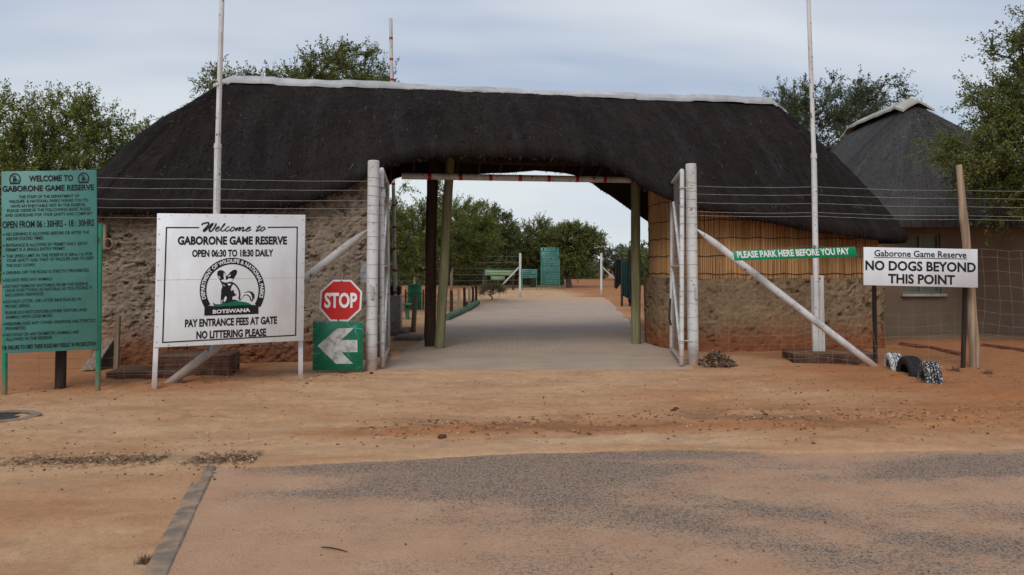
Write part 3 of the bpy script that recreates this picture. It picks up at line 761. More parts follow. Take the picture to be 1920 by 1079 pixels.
# rough walls --------------------------------------------------------------
def worley(x, y, seed):
    ix = np.floor(x); iy = np.floor(y); best = np.full(x.shape, 9.0); cell = np.zeros(x.shape)
    for a in (-1, 0, 1):
        for b in (-1, 0, 1):
            cx = ix + a + 0.15 + 0.7 * hash2(ix + a, iy + b, seed); cy = iy + b + 0.15 + 0.7 * hash2(ix + a, iy + b, seed + 50)
            d = np.hypot(x - cx, y - cy); m = d < best
            best = np.where(m, d, best); cell = np.where(m, hash2(ix + a, iy + b, seed + 99), cell)
    return best, cell
def wall_sheet(plan, ztop_fn, z0, step, amp, seed, scale=5.5, chip=1.0, thick=0.3):
    """plan: world polyline (Vector xy), outside on its right hand; returns mesh data of a displaced outer skin with a top return"""
    pts = [plan[0]]
    for a, b in zip(plan[:-1], plan[1:]):
        n = max(1, int((b - a).length / step))
        for i in range(1, n + 1): pts.append(a.lerp(b, i / n))
    d = [0.0]
    for a, b in zip(pts[:-1], pts[1:]): d.append(d[-1] + (b - a).length)
    zmax = max(ztop_fn(p) for p in pts); nz = int((zmax - z0) / step) + 1
    dn = np.array(d); 
    nr = []
    for i in range(len(pts)):
        tg = (pts[min(i + 1, len(pts) - 1)] - pts[max(i - 1, 0)]).normalized(); nr.append((tg.y, -tg.x))
    nr = np.array(nr); px_ = np.array([(p.x, p.y) for p in pts]); zt = np.array([ztop_fn(p) for p in pts])
    k = np.linspace(0, 1, nz)
    Zg = z0 + (zt[:, None] - z0) * k[None]
    Dg = np.repeat(dn[:, None], nz, 1)
    n1 = fbm(Dg * scale, Zg * scale * 1.15, seed, 4, 0.55)
    n2 = fbm(Dg * scale * 3.1 + 5, Zg * scale * 3.4, seed + 7, 3)
    broad = fbm(Dg * 0.8, Zg * 0.9, seed + 11, 3)
    wl, cell = worley(Dg * scale + 2.4 * (n2 - 0.5), Zg * scale * 1.2 + 2.4 * (n1 - 0.5), seed)
    rid = 1 - np.abs(2 * fbm(Dg * scale * 1.2 + 9, Zg * scale * 1.5 + 4, seed + 61, 4, 0.6) - 1) * 2.4
    stone = np.clip(1 - (wl / 0.62) ** 2, 0, 1) * (0.35 + 0.65 * cell)
    rough = 0.45 + 0.55 * chip * sstep(0.35, 0.6, broad)
    disp = amp * (0.55 * stone * rough * sstep(0.35, 0.75, cell) + 0.55 * (rid - 0.4) * rough + (n2 - 0.5) * 0.7 + (n1 - 0.5) * 0.6) + (broad - 0.5) * 0.035
    pit = sstep(0.60, 0.70, fbm(Dg * scale * 0.8, Zg * scale, seed + 31, 4, 0.6)) * sstep(0.3, 0.55, broad + 0.1)
    disp = disp - amp * 0.8 * pit
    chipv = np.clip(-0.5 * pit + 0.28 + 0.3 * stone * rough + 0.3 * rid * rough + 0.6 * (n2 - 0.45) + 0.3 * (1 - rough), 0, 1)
    XYZ = np.stack([px_[:, None, 0] + nr[:, None, 0] * disp, px_[:, None, 1] + nr[:, None, 1] * disp, Zg], -1)
    inner = np.stack([np.repeat((px_ - nr * thick)[:, None, 0], 2, 1), np.repeat((px_ - nr * thick)[:, None, 1], 2, 1), np.stack([zt, np.full_like(zt, z0)], 1)], -1)
    allv = np.concatenate([XYZ, inner], 1); nv = nz + 2
    at = np.concatenate([chipv, np.full((len(pts), 2), 0.5)], 1)
    return allv.reshape(-1, 3), grid_faces(len(pts), nv), at.ravel(), (dn, pts, nr)
def plaster_mat(name, c_hi, c_lo, red, zred, redsoft):
    t = NT(name); co = t.coord()
    z = t.n('ShaderNodeSeparateXYZ', {0: co}).outputs[2]
    ch = t.attr('chip')
    c = t.mix(t.rng(t.noise(co, 2.2, 6, 0.65), 0.32, 0.68), c_lo, c_hi)
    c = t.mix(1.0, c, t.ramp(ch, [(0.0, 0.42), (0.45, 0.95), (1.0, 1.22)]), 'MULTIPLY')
    f2 = t.noise(co, 26, 5, 0.7)
    c = t.mix(1.0, c, t.ramp(f2, [(0.28, 0.62), (0.5, 1.0), (0.75, 1.28)]), 'MULTIPLY')
    # splashed red earth up the foot of the wall
    zz = t.math('ADD', z, t.math('MULTIPLY', t.math('SUBTRACT', t.noise(co, 2.4, 5, 0.6), 0.5), 0.75))
    rf = t.rng(zz, zred - redsoft, zred + redsoft, 1.0, 0.0)
    c = t.mix(t.math('MULTIPLY', rf, 0.88), c, t.mix(t.noise(co, 8, 4), red, tuple(x * 0.55 for x in red)))
    t.bump(t.math('ADD', t.math('MULTIPLY', f2, 0.7), t.noise(co, 70, 4, 0.7)), 0.7, 0.02)
    return t.fin(c, 0.95, 0.1)
M['plaster_left'] = plaster_mat('rough stone plaster', (0.30, 0.235, 0.175), (0.19, 0.145, 0.107), (0.28, 0.105, 0.048), 0.45, 0.28)
M['plaster_right'] = plaster_mat('mud plaster', (0.26, 0.18, 0.107), (0.17, 0.115, 0.068), (0.30, 0.10, 0.042), 0.42, 0.25)
def W2L(p):
    d = Vector((p.x, p.y, 0)) - Vector((MID.x, MID.y, 0)); return d.dot(e1), d.dot(e2)
def plan_local(pts): return [Vector((*L2W(s, q, 0)[:2], 0)) for s, q in pts]
def arcpts(cx, cy, r, a0, a1, n): return [(cx + r * math.cos(R(a0 + (a1 - a0) * i / n)), cy + r * math.sin(R(a0 + (a1 - a0) * i / n))) for i in range(n + 1)]
def top_left(p):
    s, q = W2L(p); zf = zfront(s) + 0.36
    return min(3.75 if s > -6.2 else zf - 0.06, zf + max(0, (q + 2.6)) * 0.9)
# left room: the outside runs clockwise seen from above so that it lies on the right hand of the walk
pl = plan_local([(-7.55, 2.3), (-7.55, -2.2)] + arcpts(-7.15, -2.2, 0.4, 180, 270, 5)[1:] + [(-3.35, -2.6)] + arcpts(-3.35, -2.15, 0.45, 270, 360, 6)[1:] + [(-2.9, 2.2)])
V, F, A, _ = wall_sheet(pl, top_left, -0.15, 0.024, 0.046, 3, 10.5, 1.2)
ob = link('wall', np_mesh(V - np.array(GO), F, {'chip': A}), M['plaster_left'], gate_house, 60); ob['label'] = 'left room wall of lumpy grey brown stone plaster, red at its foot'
pr = plan_local([(3.6, 2.2), (2.62, -0.5), (2.55, -1.2)] + arcpts(3.75, -1.3, 1.2, 180, 270, 10) + [(6.55, -2.5)] + arcpts(6.55, -2.1, 0.4, 270, 360, 5)[1:] + [(6.95, 2.2)])
HALF = 1.36
V, F, A, info = wall_sheet(pr, lambda p: HALF + 0.02 * math.sin(p.x * 5), -0.15, 0.026, 0.042, 13, 8.0, 1.1)
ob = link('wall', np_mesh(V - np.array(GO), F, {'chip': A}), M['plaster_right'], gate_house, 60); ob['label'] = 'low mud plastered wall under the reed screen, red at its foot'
# reeds standing side by side over the low wall
def top_right(p):
    s, q = W2L(p); zf = zfront(s) + 0.30
    return min(3.6, zf + max(0.0, q + 2.5) * 0.55)
dn, pts, nr = info
tot = dn[-1]; rr = random.Random(5)
verts = []; faces = []; tone = []
d = 0.0; ctr = 0
while d < tot:
    i = min(int(np.searchsorted(dn, d)), len(pts) - 1); j = max(i - 1, 0)
    f = 0 if i == j else (d - dn[j]) / max(1e-6, dn[i] - dn[j])
    p = pts[j].lerp(pts[i], f); nx, ny = nr[i]; tx_, ty_ = -ny, nx
    rad = rr.uniform(0.0055, 0.0095)
    off = -0.10 + rr.uniform(-0.008, 0.008); lean = rr.uniform(-0.012, 0.012); zt = top_right(p) + rr.uniform(-0.03, 0.03)
    zs = [HALF - 0.02 + rr.uniform(-0.0, 0.05), HALF + (zt - HALF) * 0.5, zt]; b0 = len(verts); tn = rr.random()
    for kz, z in enumerate(zs):
        sh = lean * (kz - 1) + rr.uniform(-0.003, 0.003)
        for a in (100, 160, 220, 280, 0):
            ca, sa = math.cos(R(a - 100)) , math.sin(R(a - 100))
            verts.append((p.x + nx * (off + rad * sa) + tx_ * (rad * ca + sh), p.y + ny * (off + rad * sa) + ty_ * (rad * ca + sh), z)); tone.append(tn)
    for kz in range(2):
        for a in range(5):
            faces.append((b0 + kz * 5 + a, b0 + kz * 5 + (a + 1) % 5, b0 + kz * 5 + 5 + (a + 1) % 5, b0 + kz * 5 + 5 + a))
    d += rad * 2.05
t = NT('dry reeds'); co = t.coord()
tn = t.attr('tone')
c = t.ramp(tn, [(0.0, (0.31, 0.15, 0.058)), (0.25, (0.43, 0.215, 0.082)), (0.6, (0.52, 0.28, 0.115)), (0.85, (0.59, 0.36, 0.17)), (1.0, (0.40, 0.225, 0.105))])
c = t.mix(1.0, c, t.ramp(t.noise(t.coord((30, 30, 1.2)), 1.0, 5, 0.7), [(0.25, 0.76), (0.5, 1.0), (0.75, 1.18)]), 'MULTIPLY')
c = t.mix(1.0, c, t.ramp(t.noise(co, 0.9, 4, 0.6), [(0.3, 0.75), (0.7, 1.12)]), 'MULTIPLY')
M['reed'] = t.fin(c, 0.75, 0.25)
screen = link('reed_screen', np_mesh(np.array(verts) - np.array(GO), faces, {'tone': np.array(tone)}), M['reed'], gate_house, 180)
M['reed_back'] = m_mix('reed backing', (0.16, 0.075, 0.03), (0.24, 0.12, 0.05), 5, 0.9, 0.2)
# a dark backing so that no daylight shows between the reeds, and the cross battens
bk = MB()
for a, b, na, nb in zip(range(0, len(pts) - 5, 5), range(5, len(pts), 5), nr[0::5], nr[5::5]):
    pa = pts[a] - Vector((*na, 0)) * 0.125; pb = pts[b] - Vector((*nb, 0)) * 0.125
    qa = pts[a] - Vector((*na, 0)) * 0.25; qb = pts[b] - Vector((*nb, 0)) * 0.25
    ta, tb = top_right(pts[a]) - 0.03, top_right(pts[b]) - 0.03; zb_ = HALF - 0.04
    bk.add([(pa.x, pa.y, zb_), (pb.x, pb.y, zb_), (pb.x, pb.y, tb), (pa.x, pa.y, ta), (qa.x, qa.y, zb_), (qb.x, qb.y, zb_), (qb.x, qb.y, tb), (qa.x, qa.y, ta)],
           [(0, 1, 2, 3), (7, 6, 5, 4), (3, 2, 6, 7)])
part('backing', bk, M['reed_back'], screen)
bt = MB()
for z in (HALF + 0.10, HALF + 0.44, HALF + 0.78, HALF + 1.12, HALF + 1.5):
    run = []
    for i in range(0, len(pts), 4):
        if top_right(pts[i]) > z + 0.05:
            w = 0.012 * math.sin(i * 0.31 + z * 9)
            run.append(pts[i] + Vector((nr[i][0], nr[i][1], 0)) * (-0.082) + Vector((0, 0, z + w)))
        elif len(run) > 1: bt.tube(run, 0.007, 5); run = []
        else: run = []
    if len(run) > 1: bt.tube(run, 0.007, 5)
part('batten', bt, M['dark_wood'], screen)
# poles in the passage and the purlins they carry
def pole(px0, py0, px1, py1, Y0, r0, r1, mat, label, seed=1, Y1=None):
    a = P(px0, py0, Y0); b = P(px1, py1, Y1 or Y0); a.z = 0.0
    rr = random.Random(seed); pts = []; rs = []
    for i in range(15):
        f = i / 14; p = a.lerp(b, f)
        pts.append(p + Vector((rr.uniform(-1, 1), rr.uniform(-1, 1), 0)) * 0.006); rs.append((r0 + (r1 - r0) * f) * rr.uniform(0.975, 1.025))
    mb = MB(); mb.tube(pts, rs, 18); part('pole', mb, mat, gate_house, label)
pole(824, 653, 846, 262, 15.45, 0.098, 0.088, M['green_pole'], 'leaning greenish pole')
pole(806, 651, 811, 285, 15.8, 0.115, 0.11, M['brown_pole'], 'upright dark brown pole', 2)
pole(1193, 645, 1191, 285, 16.25, 0.098, 0.095, M['green_pole'], 'upright greenish pole on the right', 3)
for q, z, s0, s1 in ((-0.95, 3.93, -2.9, 2.7), (0.9, 3.95, -2.9, 2.7)):
    mb = MB(); mb.tube([L2W(s0 + (s1 - s0) * i / 8, q, z + 0.02 * math.sin(i)) for i in range(9)], 0.075, 12); part('purlin', mb, M['brown_pole'], gate_house)
rf_ = MB()
for i in range(11):
    s = -2.6 + 0.5 * i
    for sg, zz in ((-1, zfront(s)), (1, zback(s))):
        dq = (DF - 0.35 * arch_f(s)) if sg < 0 else (DB - 1.0 * arch_f(s))
        rf_ = MB(); rf_.tube([L2W(s, 0.06 * sg, RIDGE_Z - 0.42), L2W(s, sg * (dq - 0.15), zz - 0.0)], 0.035, 8); part('rafter', rf_, M['brown_pole'], roof)

# ================================================================ GREY THATCHED HOUSE on the right
hut = thing('thatched_house', 'brown plastered house with grey thatch and pale ridge behind the wooden post', 'house', (10.62, 21.5, 0))
HO = Vector(hut.location)
HX0, HX1, HY0, HY1 = 8.05, 13.3, 18.2, 25.0; HCX = (HX0 + HX1) / 2
def rrect(x0, x1, y0, y1, r, n=10):
    out = []
    for cx, cy, a0 in ((x0 + r, y0 + r, 180), (x1 - r, y0 + r, 270), (x1 - r, y1 - r, 0), (x0 + r, y1 - r, 90)):
        out += [(cx + r * math.cos(R(a0 + 90 * i / n)), cy + r * math.sin(R(a0 + 90 * i / n))) for i in range(n + 1)]
    return out
def dense(poly, step):
    out = []
    for i in range(len(poly)):
        a, b = Vector(poly[i]), Vector(poly[(i + 1) % len(poly)]); n = max(1, int((b - a).length / step))
        for k in range(n): out.append(tuple(a.lerp(b, k / n)))
    return out
ev = dense(rrect(HX0 - 0.55, HX1 + 0.55, HY0 - 0.6, HY1 + 0.5, 1.7), 0.14)
rv = []; tx = []; ar = 0; NK = 34
for i, (x, y) in enumerate(ev):
    if i: ar += math.dist(ev[i - 1], ev[i])
    yr = max(20.9, min(24.0, y)); zr_ = 5.98; ze = 2.72
    for k in range(NK):
        tt = k / (NK - 1)
        zz = zr_ + (ze - zr_) * tt + 0.16 * math.sin(math.pi * tt) + (float(fbm(ar * 0.9, tt * 3, 201, 3)) - 0.5) * 0.16 * math.sin(math.pi * tt) + (float(vnoise(ar * 4, tt * 12, 204)) - 0.5) * 0.035
        rv.append((HCX + (x - HCX) * tt, yr + (y - yr) * tt, zz)); tx.append((ar, tt * 4.4, 0))
    for k in range(1, 4):
        rv.append((x, y, ze - 0.24 * k / 3)); tx.append((ar, 4.4 + 0.1 * k, 0))
    for k in range(1, 4):
        tt = 1 - 0.25 * k
        rv.append((HCX + (x - HCX) * tt, yr + (y - yr) * tt, ze - 0.24 + (zr_ - ze) * (1 - tt))); tx.append((ar, 5 + k, 0))
me = np_mesh(np.array(rv) - np.array(HO), grid_faces(len(ev), NK + 6, True)[:, ::-1].copy(), {'tex': np.array(tx)})
hroof = link('roof', me, M['thatch_grey'], hut, 50)
loose_straw(rv, NK + 6, NK, 9000, HO, 0.04, 0.15, 62, M['straw_grey'], hroof)
def hut_eave(u):
    i = int(u * len(ev)) % len(ev); x, y = ev[i]; yr = max(20.9, min(24.0, y))
    n_ = Vector((x - HCX, y - yr, 0)).normalized()
    return Vector((x, y, 2.5 + rngf.uniform(0, 0.2))) + n_ * rngf.uniform(-0.1, 0.05), n_, Vector((-n_.y, n_.x, 0))
link('fringe', fringe(hut_eave, 2500, 0.05, 0.14, HO), M['thatch_fringe'], hroof, 180)
t = NT('buff ridge cement'); co = t.coord()
c = t.mix(t.rng(t.noise(co, 1.8, 6, 0.65), 0.35, 0.68), (0.29, 0.27, 0.225), (0.42, 0.40, 0.345))
c = t.mix(t.rng(t.noise(co, 8, 6, 0.7), 0.6, 0.75), c, (0.22, 0.20, 0.17)); t.bump(t.noise(co, 14, 5, 0.7), 0.4, 0.02)
M['cement_buff'] = t.fin(c, 0.9, 0.15)
ridge_cap([Vector((HCX, 20.55, 5.86)), Vector((HCX, 20.95, 6.02)), Vector((HCX, 22.5, 6.02)), Vector((HCX, 24.0, 6.0)), Vector((HCX, 24.5, 5.8))], 0.42, 0.24, hroof, M['cement_buff'], 31, 0.07, 50)
M['brown_plaster'] = m_mix('smooth brown plaster', (0.15, 0.103, 0.07), (0.195, 0.138, 0.097), 1.6, 0.9, 0.35, (1, 1, 1), 0.3, 0.7, 6, 0.15, 0.0, 30, 0.01)
# wall with a real window opening in the front
WX0, WX1, WZ0, WZ1 = 9.02, 9.90, 0.98, 2.36
wp = rrect(HX0, HX1, HY0, HY1, 0.5, 6)
mb = MB(); n = len(wp)
for i in range(n):
    a, b = wp[i], wp[(i + 1) % n]
    if abs(a[1] - HY0) < 1e-6 and abs(b[1] - HY0) < 1e-6:
        xs_ = [a[0], WX0, WX1, b[0]]; zs_ = [-0.1, WZ0, WZ1, 3.05]
        for ii in range(3):
            for kk in range(3):
                if ii == 1 and kk == 1: continue
                mb.add([(xs_[ii], HY0, zs_[kk]), (xs_[ii + 1], HY0, zs_[kk]), (xs_[ii + 1], HY0, zs_[kk + 1]), (xs_[ii], HY0, zs_[kk + 1])], [(0, 1, 2, 3)])
        for (x0, z0, x1, z1) in ((WX0, WZ0, WX1, WZ0), (WX1, WZ0, WX1, WZ1), (WX1, WZ1, WX0, WZ1), (WX0, WZ1, WX0, WZ0)):
            mb.add([(x0, HY0, z0), (x1, HY0, z1), (x1, HY0 + 0.22, z1), (x0, HY0 + 0.22, z0)], [(3, 2, 1, 0)])
    else: mb.add([(*a, -0.1), (*b, -0.1), (*b, 3.05), (*a, 3.05)], [(0, 1, 2, 3)])
part('wall', mb, M['brown_plaster'], hut, smooth=60)
M['window_green'] = m_paint('pale green steel window', (0.16, 0.19, 0.13), (0.1, 0.1, 0.07), 0.5, 0.5)
fr = MB(); yc = HY0 + 0.09
for x in (WX0 + 0.022, (WX0 + WX1) / 2, WX1 - 0.022): fr.box((x, yc, (WZ0 + WZ1) / 2), (0.044, 0.05, WZ1 - WZ0 - 0.004))
for z in (WZ0 + 0.022, WZ1 - 0.024, WZ1 - 0.42):
    for xa, xb in ((WX0 + 0.045, (WX0 + WX1) / 2 - 0.023), ((WX0 + WX1) / 2 + 0.023, WX1 - 0.045)): fr.box(((xa + xb) / 2, yc, z), (xb - xa, 0.046, 0.04))
wf = part('window', fr, M['window_green'], hut)
t = NT('dim glass'); t.b.inputs['IOR'].default_value = 1.5
M['glass_dim'] = t.fin((0.12, 0.13, 0.10), 0.3, 0.4)
gl = MB(); gl.box(((WX0 + WX1) / 2, yc + 0.035, (WZ0 + WZ1) / 2), (WX1 - WX0 - 0.03, 0.008, WZ1 - WZ0 - 0.03)); part('pane', gl, M['glass_dim'], wf)
sl = MB(); sl.box(((WX0 + WX1) / 2, HY0 - 0.03, WZ0 - 0.035), (WX1 - WX0 + 0.14, 0.16, 0.06)); part('sill', sl, M['grey_pipe'], hut)
ap = MB()
for z, dpt in ((0.06, 0.75), (0.005, 1.15)):
    ap.add([], [])
ap.box((11.0, HY0 - 0.42, 0.03), (8.0, 0.84, 0.10)); part('plinth', ap, M['brown_plaster'], hut)
M['red_kerb'] = m_mix('red stained kerb', (0.10, 0.03, 0.018), (0.17, 0.06, 0.035), 6, 0.9, 0.5)
mb = MB()
ka = [G(1690, 652), G(1800, 671), G(1840, 654), G(1935, 667)]
for a, b in ((Vector((7.35, 15.6, 0)), Vector((8.0, 14.2, 0))), (Vector((8.75, 15.4, 0)), Vector((9.9, 14.3, 0)))):
    pass
mb.tube([G(1688, 648) + Vector((0, 0, 0.02)), G(1742, 655) + Vector((0, 0, 0.02)), G(1803, 668) + Vector((0, 0, 0.02))], 0.05, 8)
single('red_kerb', mb, M['red_kerb'], 'low red kerb on the bare earth behind the half buried tyres', 'kerb', tuple(G(1742, 655)), 'low red kerbs before the brown house')
mb = MB(); mb.tube([G(1842, 650) + Vector((0, 0, 0.02)), G(1880, 655) + Vector((0, 0, 0.02)), G(1960, 666) + Vector((0, 0, 0.02))], 0.05, 8)
single('red_kerb', mb, M['red_kerb'], 'low red kerb right of the wooden fence post, below the brown house', 'kerb', tuple(G(1880, 655)), 'low red kerbs before the brown house')

# ================================================================ LETTERING
_tc = {}
def text_geo(s, bold=0.018, shear=0.0):
    key = (s, bold, shear)
    if key in _tc: return _tc[key]
    c = bpy.data.curves.new('lettering', 'FONT'); c.body = s; c.offset = bold; c.shear = shear; c.resolution_u = 3; c.fill_mode = 'FRONT'
    o = bpy.data.objects.new('lettering', c)
    me = bpy.data.meshes.new_from_object(o)
    v = np.array([tuple(p.co)[:2] for p in me.vertices]); f = [tuple(p.vertices) for p in me.polygons]
    bpy.data.objects.remove(o); bpy.data.meshes.remove(me); bpy.data.curves.remove(c)
    _tc[key] = (v, f); return v, f
_capv = text_geo('H', 0.018)[0]; CAP0 = _capv[:, 1].min(); CAPH = _capv[:, 1].max() - _capv[:, 1].min()

class Board:
    """a flat board whose corners were read off the photograph (TL, TR, BR, BL) and put at real distances"""
    def __init__(s, tl, tr, br, bl, dl, dr, th=0.02, plumb=False):
        s.px = [tl, tr, br, bl]
        bl3, br3, tl3, tr3 = P(*bl, dl), P(*br, dr), P(*tl, dl), P(*tr, dr)
        s.W = ((br3 - bl3).length + (tr3 - tl3).length) / 2; s.H = ((tl3 - bl3).length + (tr3 - br3).length) / 2
        u = ((br3 - bl3) + (tr3 - tl3)); v = ((tl3 - bl3) + (tr3 - br3))
        s.u = u.normalized(); s.v = v.normalized(); s.n = s.u.cross(s.v).normalized()
        s.v = s.v if not plumb else s.n.cross(s.u)
        c = (bl3 + br3 + tl3 + tr3) / 4
        s.o = c - s.u * s.W / 2 - s.v * s.H / 2
        s.th = th
    def frame(s, c=0.0): return (s.o + s.n * c, s.u, s.v, s.n)
    def st(s, x, y):
        """photo pixel to board coordinates in metres, by inverting the bilinear patch"""
        (x00, y00), (x10, y10), (x11, y11), (x01, y01) = s.px[3], s.px[2], s.px[1], s.px[0]
        a, b = 0.5, 0.5
        for _ in range(8):
            fx = x00 * (1 - a) * (1 - b) + x10 * a * (1 - b) + x11 * a * b + x01 * (1 - a) * b - x
            fy = y00 * (1 - a) * (1 - b) + y10 * a * (1 - b) + y11 * a * b + y01 * (1 - a) * b - y
            ja = (x10 - x00) * (1 - b) + (x11 - x01) * b; jb = (x01 - x00) * (1 - a) + (x11 - x10) * a
            ka = (y10 - y00) * (1 - b) + (y11 - y01) * b; kb = (y01 - y00) * (1 - a) + (y11 - y10) * a
            det = ja * kb - jb * ka
            a -= (fx * kb - jb * fy) / det; b -= (ja * fy - ka * fx) / det
        return a * s.W, b * s.H
    def pxm(s): return s.H / (s.px[3][1] - s.px[0][1])      # metres per photo pixel, vertical
    def text(s, mb, string, x0, x1, yb, cap, bold=0.018, shear=0.0, c=0.004, x1b=None):
        a0, b0 = s.st(x0, yb); a1, _ = s.st(x1, yb - (x1 - x0) * (s.px[0][1] - s.px[1][1]) / (s.px[1][0] - s.px[0][0]))
        v, f = text_geo(string, bold, shear)
        lo, hi = v[:, 0].min(), v[:, 0].max()
        sx = (a1 - a0) / (hi - lo); sy = cap * s.pxm() / CAPH
        mb.add([(a0 + (p[0] - lo) * sx, b0 + (p[1] - CAP0) * sy, s.th / 2 + c) for p in v], f)
    def poly(s, mb, pts, c=0.003, conv=None):
        q = [s.st(*(conv(p) if conv else p)) for p in pts]
        mb.prism(q, s.th / 2 + c - 0.0012, s.th / 2 + c)
    def panel(s, b=0.004):
        mb = MB(); mb.bbox((s.W / 2, s.H / 2, 0), (s.W, s.H, s.th), None, b); return mb.place(s.frame())
def ribbon(mb, pts, wid, z, closed=False):
    """a brush stroke: polyline with a width at every point"""
    n = len(pts); wid = wid if isinstance(wid, (list, tuple)) else [wid] * n
    L = []; Rr = []
    for i in range(n):
        a = pts[max(i - 1, 0)]; b = pts[min(i + 1, n - 1)]
        d = (b[0] - a[0], b[1] - a[1]); l = math.hypot(*d) or 1; nx, ny = -d[1] / l, d[0] / l
        L.append((pts[i][0] + nx * wid[i] / 2, pts[i][1] + ny * wid[i] / 2, z)); Rr.append((pts[i][0] - nx * wid[i] / 2, pts[i][1] - ny * wid[i] / 2, z))
    mb.add(L + Rr, [(n + i, n + i + 1, i + 1, i) for i in range(n - 1)])
def catmull(pts, k=5):
    out = []
    for i in range(len(pts) - 1):
        p0, p1, p2, p3 = pts[max(i - 1, 0)], pts[i], pts[i + 1], pts[min(i + 2, len(pts) - 1)]
        for j in range(k):
            t = j / k
            out.append(tuple(0.5 * (2 * p1[d] + (p2[d] - p0[d]) * t + (2 * p0[d] - 5 * p1[d] + 4 * p2[d] - p3[d]) * t * t + (3 * p1[d] - p0[d] - 3 * p2[d] + p3[d]) * t ** 3) for d in (0, 1)))
    out.append(tuple(pts[-1])); return out
def offset_mb(mb, B): return mb.place(B.frame())

# the department's emblem, in the units of a 1259 x 1079 tracing
def emblem(B, parent, conv, ink, paper, green, detail=True, lettering=True):
    def q(p): return B.st(*conv(p))
    z = B.th / 2
    blk, wht, grn = MB(), MB(), MB(); patches = []
    cx, cy, ro, ri = 645, 585, 549, 440
    N = 56; outer = []; inner = []
    for i in range(N + 1):
        a = R(212 - (212 + 32) * i / N)
        outer.append(q((cx + ro * math.cos(a), cy - ro * math.sin(a)))); inner.append(q((cx + ri * math.cos(a), cy - ri * math.sin(a))))
    vs = [(*p, z + 0.003) for p in outer] + [(*p, z + 0.003) for p in inner]
    blk.add(vs, [(i, N + 1 + i, N + 2 + i, i + 1) for i in range(N)])
    B.poly(blk, [(175, 842), (172, 1008), (1085, 986), (1083, 835), (1000, 835), (960, 832), (700, 842), (330, 852), (300, 842)], 0.0032, conv)
    def po(mb, pts, c): B.poly(mb, pts, c, conv)
    po(blk, [(383, 310), (390, 268), (425, 245), (470, 248), (510, 275), (535, 330), (548, 350), (600, 280), (650, 243), (700, 235), (720, 262), (712, 310), (680, 360), (655, 400), (632, 440), (590, 452), (560, 440), (470, 500), (412, 385), (392, 350)], 0.003)
    po(blk, [(450, 448), (520, 462), (580, 450), (640, 456), (650, 480), (625, 520), (610, 570), (625, 600), (655, 570), (670, 630), (710, 665), (670, 682), (640, 692), (635, 740), (690, 745), (740, 762), (640, 785), (540, 800), (440, 806), (445, 700), (452, 570), (474, 520)], 0.0034)
    bl = [q(p) for p in catmull([(590, 452), (660, 470), (720, 530), (755, 600), (762, 680), (745, 728)])]
    ribbon(blk, bl, 24 * B.pxm() * 0.1112 * (1 if detail else 1), z + 0.0035)
    po(blk, [(745, 752), (790, 680), (850, 622), (920, 598), (980, 615), (1015, 660), (1015, 712), (965, 782), (940, 750), (930, 702), (880, 665), (830, 680), (790, 730), (770, 762)], 0.0034)
    if detail:
        for pts in ([(497, 285), (525, 325), (528, 398), (505, 405), (490, 350)], [(398, 338), (420, 350), (440, 380), (425, 388)], [(565, 355), (608, 313), (606, 345), (580, 362)],
                    [(445, 418), (500, 398), (545, 412), (575, 385), (640, 390), (645, 410), (625, 440), (570, 445), (520, 455), (470, 440)],
                    [(500, 722), (525, 680), (545, 702), (535, 750), (500, 787), (492, 762)], [(455, 762), (478, 735), (465, 792), (450, 797)],
                    [(775, 690), (830, 637), (900, 622), (935, 627), (965, 670), (975, 722), (965, 748), (945, 690), (900, 655), (840, 660), (795, 712), (768, 735)],
                    [(555, 475), (600, 472), (620, 480), (580, 512)], [(478, 478), (515, 508), (522, 520), (490, 500)]):
            w1 = MB(); po(w1, pts, 0.0046); patches.append(w1)
    po(grn, [(322, 832), (315, 782), (350, 815), (430, 817), (560, 795), (680, 765), (800, 775), (900, 795), (958, 824), (940, 836), (700, 840), (332, 848)], 0.0046)
    if lettering:
        v, f = text_geo('DEPARTMENT OF WILDLIFE & NATIONAL PARKS', 0.03)
        lo, hi = v[:, 0].min(), v[:, 0].max(); out = []
        for p in v:
            fr = (p[0] - lo) / (hi - lo); a = R(197 - 212 * fr); rad = 466 + (p[1] - CAP0) / CAPH * 62
            out.append((*q((cx + rad * math.cos(a), cy - rad * math.sin(a))), z + 0.0048))
        wht.add(out, f)
        v, f = text_geo('BOTSWANA', 0.035); lo, hi = v[:, 0].min(), v[:, 0].max()
        wht.add([(*q((312 + (p[0] - lo) / (hi - lo) * 628, 975 - 26 * (p[0] - lo) / (hi - lo) - (p[1] - CAP0) / CAPH * 62)), z + 0.0048) for p in v], f)
    e = part('emblem', offset_mb(blk, B), ink, parent)
    for w1 in patches: part('emblem_detail', offset_mb(w1, B), paper, e)
    if wht.v: part('emblem_lettering', offset_mb(wht, B), paper, e)
    if green: part('emblem_hill', offset_mb(grn, B), green, e)
    return e

